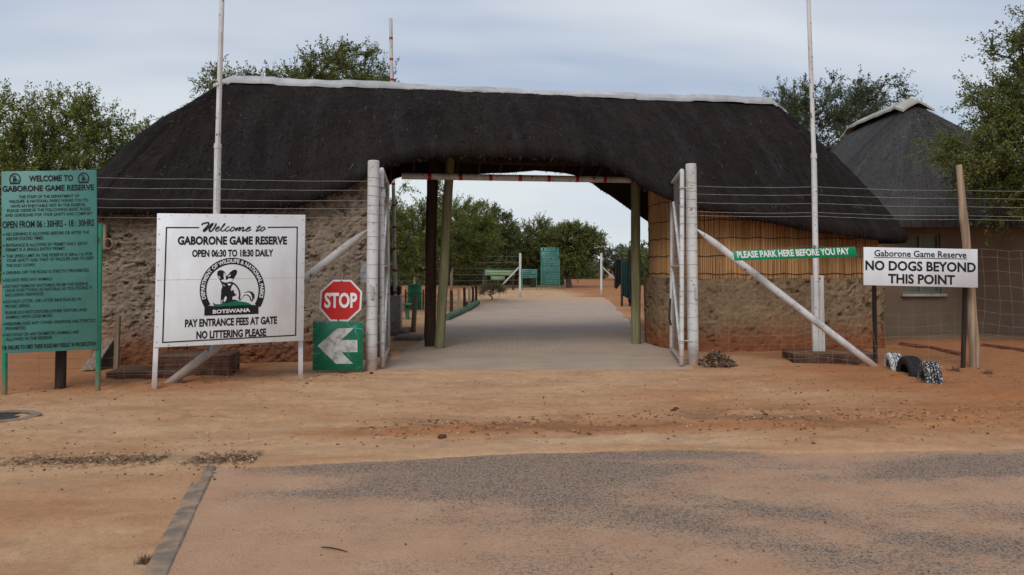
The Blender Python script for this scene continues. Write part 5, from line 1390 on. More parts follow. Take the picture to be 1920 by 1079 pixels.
# ================================================================ HEIGHT BAR, BOOM and its cabinet
def banded(pts_a, pts_b, r, bands, root, mat, n=16):
    mb = MB(); mb.tube([pts_a, pts_b], r, n); o = part('bar', mb, mat, root)
    for f, w in bands:
        d = (pts_b - pts_a); L = d.length; dn_ = d.normalized(); c = pts_a + d * f
        k = MB(); k.tube([c - dn_ * w / 2, c + dn_ * w / 2], r + 0.003, n); part('red_band', k, M['red_band'], root)
a, b = P(753, 330.5, 15.25), P(1203, 338, 15.95)
hb = thing('height_bar', 'long white horizontal bar with red bands hung across the arch', 'height bar', tuple((a + b) / 2), 'red and white barrier bars')
banded(a, b, 0.064, [((x - 753) / 450, 0.07) for x in (803.5, 860, 915, 970, 1024, 1078, 1131, 1184)], hb, M['white_pole'])
mb = MB()
for f in (0.11, 0.95):
    p = a.lerp(b, f); mb.tube([p, p + Vector((0, 0.15, 0.55 if f < 0.5 else 0.3))], 0.008, 6)
part('hanger', mb, M['dark_iron'], hb)
BY = 18.75
bm = thing('boom_gate', 'raised white boom with red bands on a grey cabinet, standing behind the roof', 'boom gate', (P(741, 632, BY).x, BY, 0))
a, b = P(741, 556, BY - 0.17), P(732.5, 35, BY - 0.17)
fr_ = lambda y: (556 - y) / 521
banded(a, b, 0.042, [(fr_(y), 0.06) for y in (549, 508, 467.5, 427.5, 387, 347, 307, 268, 229, 190, 151, 112.5, 73)], bm, M['white_pole'], 12)
mb = MB(); c = P(741.5, 600, BY); mb.bbox(Vector((c.x, BY, 0.50)), (0.28, 0.30, 0.86), None, 0.012); part('cabinet', mb, M['cabinet'] if 'cabinet' in M else M['grey_pipe'], bm)
mb = MB(); mb.bbox(Vector((c.x + 0.0, BY - 0.02, 1.04)), (0.27, 0.26, 0.22), None, 0.03); part('drive_head', mb, M['dark_iron'], bm)
mb = MB(); mb.bbox(Vector((c.x - 0.15, BY - 0.05, 1.17 + 0.075)), (0.11, 0.11, 0.16), None, 0.02); mb.tube([Vector((c.x - 0.15, BY - 0.05, 1.32)), Vector((c.x - 0.15, BY - 0.05, 1.4))], [0.03, 0.018], 8)
M['blue_plastic'] = m_flat('pale blue plastic', (0.12, 0.36, 0.44), 0.4)
bt_ = single('bottle', mb, M['blue_plastic'], 'pale blue bottle with a red cap on top of the boom cabinet', 'bottle', (c.x - 0.15, BY - 0.05, 1.15))
mb = MB(); mb.tube([Vector((c.x - 0.15, BY - 0.05, 1.395)), Vector((c.x - 0.15, BY - 0.05, 1.46))], 0.03, 10); part('cap', mb, M['red_band'], bt_)
M['slab'] = m_mix('concrete slab', (0.12, 0.09, 0.07), (0.2, 0.155, 0.12), 4, 0.95, 0.4)
mb = MB(); c2 = G(752, 650); mb.bbox(Vector((c2.x - 0.02, 17.4, 0.0)), (0.62, 0.9, 0.16), None, 0.015); mb2 = MB(); mb2.bbox(Vector((c.x + 0.03, 18.7, 0.03)), (0.55, 1.1, 0.2), None, 0.015)
sb = thing('concrete_step', 'two low concrete slabs at the foot of the boom cabinet', 'step', (c.x, 18.0, 0)); part('lower_slab', mb, M['slab'], sb); part('upper_slab', mb2, M['slab'], sb)
# cable ends drooping from the beam between the two poles
mb = MB()
for k, (x0, y0, x1, y1, x2, y2) in enumerate([(819, 348, 826, 356, 836, 362), (819, 366, 828, 368, 837, 371), (819, 372, 824, 381, 833, 383), (818, 386, 826, 396, 832, 404)]):
    mb.tube([P(x, y, 15.7) for x, y in catmull([(x0, y0), (x1, y1), (x2, y2)], 4)], 0.009, 6)
single('cable', mb, M['dark_iron'], 'loose dark cable ends strung between the brown and the leaning pole', 'cable', tuple(P(826, 370, 15.7)))

# ================================================================ TYRES half sunk in the earth
def tyre(px, py, ang, R0, w, tread, label, tilt=0.0):
    g = G(px, py); gzv = 0.0
    root = thing('tyre', label, 'tyre', (g.x, g.y, gzv), 'row of half buried tyres')
    prof = [(0.62, -0.40), (0.60, -0.46), (0.70, -0.55), (0.86, -0.56), (0.955, -0.50), (0.985, -0.42), (1.0, -0.3), (1.0, 0.3), (0.985, 0.42), (0.955, 0.50), (0.86, 0.56), (0.70, 0.55), (0.60, 0.46), (0.62, 0.40), (0.68, 0.36), (0.90, 0.38), (0.93, 0.0), (0.90, -0.38), (0.68, -0.36)]
    NA = 64; vs = []; fs = []; k = len(prof); rr = random.Random(int(px))
    ca, sa = math.cos(ang), math.sin(ang)
    for i in range(NA + 1):
        a = -0.25 + (math.pi + 0.5) * i / NA
        sq = 1 + 0.02 * math.sin(3 * a + px)
        for j, (r_, b_) in enumerate(prof):
            r2 = r_ * R0 * sq
            if 4 <= j <= 9 and i % 3 == 0: r2 -= 0.010
            along = r2 * math.cos(a); z = r2 * math.sin(a) - 0.02; lat = b_ * w
            vs.append((g.x + along * ca - lat * sa, g.y + along * sa + lat * ca, gzv + z))
    for i in range(NA):
        for j in range(k): fs.append((i * k + j, i * k + (j + 1) % k, (i + 1) * k + (j + 1) % k, (i + 1) * k + j))
    mb = MB(); mb.add(vs, fs); part('casing', mb, tread, root, smooth=35)
    gr = MB()
    for lat in (-0.2, 0.0, 0.2):
        pts = []
        for i in range(40):
            a = 0.0 + math.pi * i / 39; r2 = R0 * 0.994 * (1 + 0.02 * math.sin(3 * a + px))
            pts.append(Vector((g.x + r2 * math.cos(a) * ca - lat * w * sa, g.y + r2 * math.cos(a) * sa + lat * w * ca, gzv + r2 * math.sin(a) - 0.02)))
        gr.tube(pts, 0.006, 5)
    part('tread_groove', gr, M['black_ink'], root)
def spray_tyre(name, lo, hi):
    t = NT(name); co = t.coord()
    n_ = t.noise(co, 34, 6, 0.75, 0.3)
    pa = t.rng(n_, lo, hi)
    rub = t.mix(t.noise(co, 6, 4), (0.013, 0.013, 0.014), (0.032, 0.03, 0.03))
    c = t.mix(pa, rub, (0.50, 0.50, 0.48)); t.bump(n_, 0.3, 0.008)
    return t.fin(c, 0.8, 0.2)
M['tyre_white'] = spray_tyre('white flecked tyre', 0.42, 0.5); M['tyre_black'] = spray_tyre('bare black tyre', 0.86, 0.9); M['tyre_mixed'] = spray_tyre('worn white tyre', 0.52, 0.57)
tyre(1676, 693, R(79), 0.275, 0.18, M['tyre_white'], 'half buried tyre with flaking white paint, rearmost of the three, next to the slanting pipe')
tyre(1708, 704, R(85), 0.30, 0.20, M['tyre_black'], 'half buried plain black tyre between the two painted ones')
tyre(1744, 718, R(74), 0.31, 0.19, M['tyre_mixed'], 'half buried black tyre with worn white flecks, nearest the road of the three')

# ================================================================ SMALL THINGS BY THE WALLS
# heap of dry cut grass at the right gate post
n = 1600; rng = np.random.default_rng(17); g = G(1338, 684)
u = rng.normal(0, 1, (n, 2)); u = u[(np.abs(u) < 1.7).all(1)]; n = len(u)
hx = g.x + u[:, 0] * 0.155; hy = 12.75 + u[:, 1] * 0.16
hz = 0.02 + 0.19 * np.exp(-(u ** 2).sum(1) / 1.6) * rng.random(n) ** 0.5
ang = rng.uniform(0, 6.28, n); el = rng.normal(0, 0.45, n); ln = rng.uniform(0.03, 0.10, n); wd = rng.uniform(0.003, 0.008, n)
dx_, dy_, dz_ = np.cos(ang) * np.cos(el) * ln, np.sin(ang) * np.cos(el) * ln, np.sin(el) * ln
V = np.empty((n, 4, 3))
for k, (s_, w_) in enumerate(((-1, -1), (1, -1), (1, 1), (-1, 1))):
    V[:, k, 0] = hx + s_ * dx_ - w_ * np.sin(ang) * wd; V[:, k, 1] = hy + s_ * dy_ + w_ * np.cos(ang) * wd; V[:, k, 2] = np.maximum(hz + s_ * dz_, 0.0) + w_ * wd * 0.8 + 0.01
t = NT('dead grass'); rnd = t.n('ShaderNodeNewGeometry').outputs['Random Per Island']
M['deadgrass'] = t.fin(t.ramp(rnd, [(0.0, (0.09, 0.055, 0.034)), (0.6, (0.21, 0.135, 0.085)), (1.0, (0.34, 0.24, 0.16))]), 0.95, 0.1)
me = np_mesh(V.reshape(-1, 3) - np.array([g.x, 12.75, 0]), np.arange(n * 4).reshape(-1, 4))
hp = link('grass_heap', me, M['deadgrass'], None, 180); hp.location = (g.x, 12.75, 0); hp['label'] = 'heap of dead brown grass at the foot of the right white gate post'; hp['category'] = 'heap'
mbh = MB(); vs = []
for v in ICO_V: vs.append((g.x + v[0] * 0.22, 12.77 + v[1] * 0.2, 0.02 + v[2] * 0.17))
mbh.add(vs, [tuple(f) for f in ICO_F]); part('core', mbh, M['dark_clod'], hp, smooth=180)
# dark sheet leaning beside the wall
mb = MB(); A = [P(150, 694, 12.0), P(176, 694, 12.0), P(213, 636, 12.45), P(196, 635, 12.45)]
n_ = (A[1] - A[0]).cross(A[3] - A[0]).normalized() * -0.02
mb.add([*A, *[p + Vector((0, 0.03, 0)) for p in A]], [(0, 1, 2, 3), (7, 6, 5, 4), (0, 4, 5, 1), (1, 5, 6, 2), (2, 6, 7, 3), (3, 7, 4, 0)])
lp = thing('leaning_panel', 'old brown board leaning against the stone wall with a black open side', 'board', tuple(A[0] * 0.5 + A[1] * 0.5))
part('board', mb, M['grey_wood'], lp)
mb = MB(); Bp = [P(178, 694, 12.04), P(211, 690, 12.3), P(213, 640, 12.46)]
mb.add([*Bp, *[p + Vector((-0.02, 0.05, 0)) for p in Bp]], [(0, 1, 2), (5, 4, 3), (0, 3, 4, 1), (1, 4, 5, 2), (2, 5, 3, 0)]); part('side_cheek', mb, M['dark_wood'], lp)
# meter box with its white cable loop
mx = P(193, 445, 12.62)
bx = thing('meter_box', 'pale grey meter box with looped white cable on the stone wall', 'meter box', tuple(mx))
mb = MB(); mb.bbox(mx, (0.13, 0.14, 0.42), Matrix.Rotation(AL, 3, 'Z'), 0.01); part('case', mb, M['grey_pipe'], bx)
mb = MB(); pts = [P(x, y, 12.5) for x, y in catmull([(187, 455), (192, 452), (205, 448), (211, 458), (206, 466), (196, 464), (190, 458), (189, 480), (188, 560)], 5)]
mb.tube(pts, 0.008, 8); part('cable', mb, M['grey_pipe'], bx)
# notice on the wall behind the gate post
nx = P(683.5, 510, 13.25); mb = MB(); mb.bbox(nx, (0.13, 0.02, 0.36), Matrix.Rotation(AL, 3, 'Z'), 0.003)
M['notice'] = m_mix('faded notice', (0.30, 0.30, 0.29), (0.16, 0.17, 0.17), 14, 0.6, 0, lo=0.4, hi=0.6)
single('notice', mb, M['notice'], 'small faded paper notice on the stone wall behind the stop sign', 'notice', tuple(nx))
# drain cover
dc = G(-5, 786); dcz = gz(dc.x, dc.y)
dr = thing('drain_cover', 'round iron drain cover in a concrete rim, sunk in the sand at the edge', 'drain cover', (dc.x, dc.y, dcz))
def disc(mb, c, r, z0, z1, n=40, sq=1.0, r0=0):
    out = [(c.x + r * math.cos(2 * math.pi * i / n), c.y + sq * r * math.sin(2 * math.pi * i / n)) for i in range(n)]
    if not r0: mb.prism(out, z0, z1)
    else:
        inn = [(c.x + r0 * math.cos(2 * math.pi * i / n), c.y + sq * r0 * math.sin(2 * math.pi * i / n)) for i in range(n)]
        mb.add([(*p, z1) for p in out] + [(*p, z1) for p in inn] + [(*p, z0) for p in out] + [(*p, z0) for p in inn],
               [(i, (i + 1) % n, n + (i + 1) % n, n + i) for i in range(n)] + [(2 * n + i, 2 * n + (i + 1) % n, (i + 1) % n, i) for i in range(n)] + [(n + i, n + (i + 1) % n, 3 * n + (i + 1) % n, 3 * n + i) for i in range(n)])
mb = MB(); disc(mb, dc, 0.41, dcz - 0.05, dcz + 0.022, 40, 0.85, 0.31); part('rim', mb, M['kerb'], dr)
mb = MB(); disc(mb, dc, 0.306, dcz - 0.05, dcz + 0.012, 40, 0.85); part('lid', mb, M['dark_iron'], dr)
# twig and a dry weed by the kerb
mb = MB(); mb.tube([G(602, 1026, 0.012), G(618, 1027, 0.016), G(634, 1030, 0.012), G(652, 1035, 0.01)], [0.003, 0.0045, 0.004, 0.002], 6)
single('twig', mb, M['dark_wood'], 'thin dry twig lying on the dusty tar', 'twig', tuple(G(626, 1029)))
n = 170; rng = np.random.default_rng(3); g = G(270, 1050)
ang = rng.uniform(0, 6.28, n); el = rng.uniform(0.1, 1.4, n); ln = rng.uniform(0.02, 0.07, n); wd = 0.0022
tip = np.stack([np.cos(ang) * np.cos(el) * ln, np.sin(ang) * np.cos(el) * ln, np.sin(el) * ln * 0.8], -1)
root_ = rng.normal(0, 0.014, (n, 3)) * np.array([1, 1, 0]); sd_ = np.stack([-np.sin(ang), np.cos(ang), 0 * ang], -1) * wd
V = np.stack([root_ - sd_, root_ + sd_, root_ + tip + sd_ * 0.4, root_ + tip - sd_ * 0.4], 1)
w_ = link('dry_weed', np_mesh(V.reshape(-1, 3), np.arange(n * 4).reshape(-1, 4)), M['weed'] if 'weed' in M else M['litter'], None, 180); w_.location = (g.x, g.y, gz(g.x, g.y)); w_['label'] = 'small dry weed growing against the concrete kerb'; w_['category'] = 'weed'; w_['group'] = 'dry weeds on bare ground'
for wx, wy, sc, lb in ((1789, 697, 2.0, 'dry weed growing at the foot of the dark post under the no dogs board'), (1852, 702, 1.6, 'dry weed growing just right of the crooked wooden post'), (1640, 676, 1.3, 'dry weed growing behind the low end of the long white pipe')):
    w2 = w_.copy(); COL.objects.link(w2); q = G(wx, wy); w2.location = (q.x, q.y, gz(q.x, q.y)); w2.scale = (sc, sc, sc * 0.9); w2.rotation_euler = (0, 0, wx); w2['label'] = lb

# ================================================================ BEYOND THE GATE
def inner_post(label, px, py0, py1, r):
    g = G(px, py0); mb = MB(); t_ = P(px + (0.5 if px < 1000 else 0), py1, g.y); mb.tube([Vector((g.x, g.y, -0.1)), t_], r, 12)
    single('inner_gate_post', mb, M['white_steel'], label, 'gate post', (g.x, g.y, 0), 'white posts of the inner gate'); return g
ga = inner_post('white post at the far end of the paving, left of the tall teal board', 975, 558.5, 475, 0.062)
gb_ = inner_post('white post at the far end of the paving, beside the dark shade cloth', 1127.5, 556.5, 475, 0.062)
for lab, g, hp_, fp_ in (('thin slanting white pipe propping the far post above the low shrub', ga, (973, 502), (936, 541)), ('thin slanting white pipe propping the far post near the dark shade cloth', gb_, (1130, 502), (1162, 533))):
    mb = MB(); mb.tube([P(*hp_, g.y), P(*fp_, g.y + 0.3) if fp_[1] < 536 else P(*fp_, g.y)], 0.045, 10)
    single('brace_pipe', mb, M['white_steel'], lab, 'brace', tuple(P(*fp_, g.y)), 'slanting pipe braces')
rules_board('rules_sign', 'tall teal rules board standing alone beyond the gate before the thorn trees', ((1014.2, 464.6), (1047.4, 464.6), (1049.6, 536), (1014.8, 536.2)), 54.6, 54.6, (G(1014.8, 544), G(1049.8, 543.5)), 0.03, lambda x, y: (1014.2 + 0.6 * (y - 323) / 338 + (x - 3) * 0.1886, 464.6 + (y - 323) * 0.2115), False)
def small_board(label, corners, Yd, posts, pmat, panel_mat, rows, split=None):
    B = Board(*corners, Yd, Yd, 0.03, True); c = B.o + B.u * B.W / 2
    root = thing('direction_board', label, 'sign', (c.x, c.y, 0), 'low green boards beyond the gate'); part('panel', B.panel(0.004), panel_mat, root)
    mb = MB(); rr = random.Random(int(corners[0][0]))
    for fy, x0, x1 in rows:
        a = x0
        while a < x1:                                           # rows of lettering too worn to read
            w = rr.uniform(0.02, 0.06); ribbon(mb, [(B.W * a, B.H * fy), (B.W * min(x1, a + w), B.H * fy)], B.H * 0.11, B.th / 2 + 0.004); a += w + 0.018
    part('lettering', offset_mb(mb, B), M['dim_ink'] if split is None else M['black_ink'], root)
    for gpx, gpy in posts:
        g = G(gpx, gpy); tp = P(gpx, corners[0][1], Yd); mb = MB(); mb.tube([Vector((tp.x, Yd + 0.07, -0.1)), Vector((tp.x, Yd + 0.07, tp.z))], 0.07 if split is None else 0.03, 8); part('post', mb, pmat, root)
M['olive_board'] = m_paint('faded olive board', (0.12, 0.20, 0.10), (0.05, 0.09, 0.05), 0.5, 0.6, streak=(1, 1, 1))
small_board('wide faded olive board on two posts beyond the gate', ((909, 506), (966, 506.5), (965, 517.5), (909, 516.5)), 53, [(908.5, 543), (962, 543)], M['dark_wood'], M['olive_board'], [(0.68, 0.08, 0.9), (0.3, 0.2, 0.95)])
small_board('short faded olive board hanging under the wide one beyond the gate', ((920, 518.2), (947, 518.2), (946, 525), (921, 525)), 52.9, [(934, 543)], M['dark_wood'], M['olive_board'], [(0.66, 0.1, 0.9), (0.25, 0.2, 0.8)])
small_board('small teal board with four dark rows just left of the tall teal board', ((978.5, 505.3), (1007.5, 505), (1007, 522), (979, 521.5)), 53, [(1006, 544), (979.5, 544)], M['green_post'], M['green_board'], [(0.82, 0.05, 0.7), (0.6, 0.05, 0.6), (0.4, 0.05, 0.95), (0.18, 0.05, 0.5)], 1)
# row of short stakes, green painted logs along the paving
for k, (x, yb, yt, mat) in enumerate([(846, 592, 545, 'dark_wood'), (860, 587, 541.5, 'pale_wood'), (870.5, 581, 539.5, 'dark_wood'), (879.5, 576, 538.5, 'pale_wood'), (886.5, 572.5, 538, 'dark_wood'), (892.5, 569.5, 536, 'dark_wood')]):
    g = G(x, yb); t_ = P(x, yt, g.y); mb = MB(); mb.tube([Vector((g.x, g.y, -0.1)), Vector((g.x + 0.01, g.y, t_.z * 0.5)), Vector((g.x, g.y, t_.z))], [0.056, 0.053, 0.05], 10)
    lab = ['black stake nearest the leaning pole, first of the row beside the paving', 'light brown stake second in the row beside the paving', 'thin dark stake third in the row beside the paving', 'light brown stake fourth in the row beside the paving', 'black stake fifth in the row, next to the last one', 'black stake last in the row, nearest the low shrub'][k]
    single('stake', mb, M['brown_pole'] if mat == 'dark_wood' else M['pale_wood'], lab, 'stake', (g.x, g.y, 0), 'row of short stakes beside the paving')
M['green_log'] = m_mix('green painted log', (0.015, 0.105, 0.055), (0.09, 0.14, 0.09), 5, 0.8, 0.4)
for (xa, ya, xb, yb, r, lab) in [(836, 602, 871, 586, 0.11, 'green painted log lying nearest the leaning pole along the paving'), (874, 585, 894, 573, 0.12, 'bright green painted log lying in the middle of the paving edge'), (873, 573.5, 897, 571, 0.09, 'dark log lying behind the green ones at the foot of the last stakes')]:
    a, b = G(xa, ya), G(xb, yb); a.z = b.z = r * 0.8
    mb = MB(); mb.tube([a, a.lerp(b, 0.3), a.lerp(b, 0.65), b], [r * 0.92, r, r * 0.97, r * 0.9], 12)
    single('log', mb, M['green_log'] if 'dark' not in lab else M['brown_pole'], lab, 'log', tuple((a + b) / 2), 'logs edging the paving')
# green drum bin, stake, little bench, left of the dark pole
g = G(777, 581); M['bin_green'] = m_paint('green drum paint', (0.012, 0.15, 0.07), (0.02, 0.07, 0.04), 0.5, 0.5)
bn = thing('litter_bin', 'green drum litter bin standing under the thorn tree left of the dark pole', 'bin', (g.x, g.y, 0))
mb = MB(); rr_ = 0.26; zz = [0.02, 0.06, 0.30, 0.33, 0.36, 0.60, 0.63, 0.66, 0.88, 0.92]; rad = [rr_ * .97, rr_, rr_, rr_ * 1.04, rr_, rr_, rr_ * 1.04, rr_, rr_, rr_ * 1.03]
mb.tube([Vector((g.x, g.y, z)) for z in zz], rad, 24); part('drum', mb, M['bin_green'], bn)
mb = MB(); mb.ring(Vector((g.x, g.y, 0.93)), rr_ * 1.02, 0.014, (0, 0, 1), 28, 6); part('lip', mb, M['bin_green'], bn)
mb = MB()
for s_ in (-1, 1): mb.tube([Vector((g.x + s_ * 0.33, g.y, -0.05)), Vector((g.x + s_ * 0.33, g.y, 0.75))], 0.035, 8)
mb.tube([Vector((g.x - 0.34, g.y, 0.6)), Vector((g.x + 0.34, g.y, 0.6))], 0.018, 8); part('stand', mb, M['green_log'], bn)
g = G(776, 624); mb = MB(); mb.tube([Vector((g.x - 0.02, g.y, -0.1)), Vector((g.x + 0.03, g.y, 0.9))], [0.062, 0.055], 12)
single('stake', mb, M['grey_wood'], 'stout grey stake in front of the green litter bin', 'stake', (g.x, g.y, 0))
g = G(760, 600); bc = thing('bench', 'low greenish bench of poles half hidden behind the boom cabinet', 'bench', (g.x, g.y, 0))
mb = MB(); mb.bbox(Vector((g.x - 0.30, g.y, 0.47)), (0.95, 0.35, 0.06), None, 0.01); part('seat', mb, M['green_log'], bc)
for dx_ in (-0.6, 0.08): mb = MB(); mb.tube([Vector((g.x + dx_ - 0.0, g.y, -0.05)), Vector((g.x + dx_ - 0.05, g.y, 0.46))], 0.06, 10); part('leg', mb, M['green_log'], bc)
# inner fence left of the paving
ip = []
for x, y0, y1 in ((777, 553, 484), (846, 548, 482)):
    g = P(x, 540, 38); ip.append(Vector((g.x, 38, 0)))
fr_root = thing('inner_fence', 'thin wire fence with weathered posts under the thorn trees beyond the gate', 'fence', tuple(ip[1]))
for k, p in enumerate(ip): mb = MB(); mb.tube([p + Vector((0, 0, -0.1)), p + Vector((0.03, 0, 2.0))], 0.07, 10); part('post', mb, M['grey_wood'], fr_root)
mb = MB(); mb.tube([P(779, 487, 38), P(806, 520, 38)], 0.06, 8); mb.tube([ip[0] + Vector((0, 0, 1.95)), ip[1] + Vector((0, 0, 1.95))], 0.035, 8); part('rail', mb, M['grey_pipe'], fr_root)
mb = MB(); e0 = Vector((ga.x, ga.y, 0))
for z in (0.3, 0.6, 0.9, 1.2, 1.5, 1.8, 2.1): mb.tube([ip[0] + Vector((-4, 0, z)), ip[0] + Vector((0, 0, z)), ip[1] + Vector((0, 0, z)), e0 + Vector((0, 0, z))], 0.005, 4)
part('strand', mb, M['wire'], fr_root)
# shade cloth hung beside the right pole
def cloth(name, mat, xa, xb, yt, yb, Y0, folds, amp, root, seed):
    nu, nv = 60, 24; rr = np.random.default_rng(seed); V = []
    for i in range(nu):
        f = i / (nu - 1)
        for k in range(nv):
            h = k / (nv - 1)
            x = xa + (xb - xa) * f + 3 * (1 - h) * (0.5 - f) * (1 if seed == 1 else -0.2); y = yt + (yb(f) - yt) * h
            p = P(x, y, Y0); V.append((p.x, p.y + amp * math.sin(f * folds * 6.28 + 1.3 * math.sin(h * 3)) * (0.35 + 0.65 * h) + 0.05 * h, p.z))
    m = np_mesh(np.array(V) - np.array(wloc(root)), grid_faces(nu, nv)); o = link(name, m, mat, root, 180)
    sm = o.modifiers.new('thickness', 'SOLIDIFY'); sm.thickness = 0.006
    return o
NY = 31.5
sc_ = thing('shade_cloth', 'dark green and black shade cloth hung on poles beside the far paving', 'shade cloth', tuple(P(1172, 560, NY)))
M['net_black'] = m_mix('black shade net', (0.008, 0.010, 0.009), (0.016, 0.02, 0.018), 6, 0.9, 0.2); M['net_green'] = m_mix('dark teal shade net', (0.010, 0.035, 0.032), (0.02, 0.055, 0.05), 5, 0.9, 0.2)
cloth('black_sheet', M['net_black'], 1152, 1167, 488.5, lambda f: 538 + 4 * math.sin(f * 6), NY + 0.12, 3, 0.05, sc_, 1)
cloth('green_sheet', M['net_green'], 1164.5, 1180, 489, lambda f: 553 + 8 * f, NY, 4, 0.06, sc_, 2)
cloth('black_sheet', M['net_black'], 1178, 1198, 468, lambda f: 566, NY - 0.1, 3, 0.05, sc_, 3)
for x in (1166, 1181, 1196): g = P(x, 560, NY + 0.05); mb = MB(); mb.tube([Vector((g.x, NY + 0.06, -0.1)), P(x, 476, NY + 0.06)], 0.05, 8); part('pole', mb, M['dark_wood'], sc_)
mb = MB(); mb.tube([P(1151, 488, NY + 0.06), P(1200, 486, NY + 0.06)], 0.02, 6); part('rail', mb, M['dark_wood'], sc_)
# power lines running off behind the left trees
mb = MB()
for y0, y1 in ((246, 221), (252, 232), (258, 240)):
    a, b = P(150, y0 + 9, 26), P(330, y1 - 8, 27); mb.tube([a.lerp(b, i / 8) + Vector((0, 0, -0.05 * math.sin(math.pi * i / 8))) for i in range(9)], 0.011, 5)
single('power_line', mb, M['wire'], 'three thin power lines slanting down to the left trees behind the roof', 'power line', tuple(P(240, 240, 26.5)))

# ================================================================ TREES
def leaf_mat(name, dark, mid, light, trans=0.35):
    t = NT(name); co = t.coord()
    rnd = t.n('ShaderNodeNewGeometry').outputs['Random Per Island']
    c = t.ramp(rnd, [(0.0, dark), (0.5, mid), (0.9, light), (1.0, tuple(x * 1.35 for x in light))])
    c = t.mix(t.math('MULTIPLY', t.rng(t.noise(co, 0.9, 4, 0.6), 0.40, 0.62), 0.6), c, light)
    t.fin(c, 0.65, 0.3)
    tr = t.n('ShaderNodeBsdfTranslucent', {'Color': t.mix(0.3, c, (0.16, 0.19, 0.03))})
    ms = t.n('ShaderNodeMixShader', {0: trans, 1: t.b.outputs[0], 2: tr.outputs[0]})
    t.t.links.new(ms.outputs[0], t.out.inputs[0]); return t.mat
M['leaf_olive'] = leaf_mat('olive leaves', (0.042, 0.055, 0.012), (0.095, 0.116, 0.027), (0.175, 0.19, 0.05))
M['leaf_dark'] = leaf_mat('dark leaves', (0.034, 0.048, 0.013), (0.075, 0.096, 0.03), (0.13, 0.155, 0.052))
M['leaf_green'] = leaf_mat('fresh leaves', (0.045, 0.063, 0.01), (0.11, 0.138, 0.026), (0.20, 0.225, 0.052))
M['leaf_grey'] = leaf_mat('grey green leaves', (0.034, 0.045, 0.023), (0.064, 0.081, 0.042), (0.105, 0.127, 0.07))
M['leaf_dry'] = leaf_mat('dry leaves', (0.06, 0.06, 0.022), (0.12, 0.11, 0.045), (0.19, 0.16, 0.07))

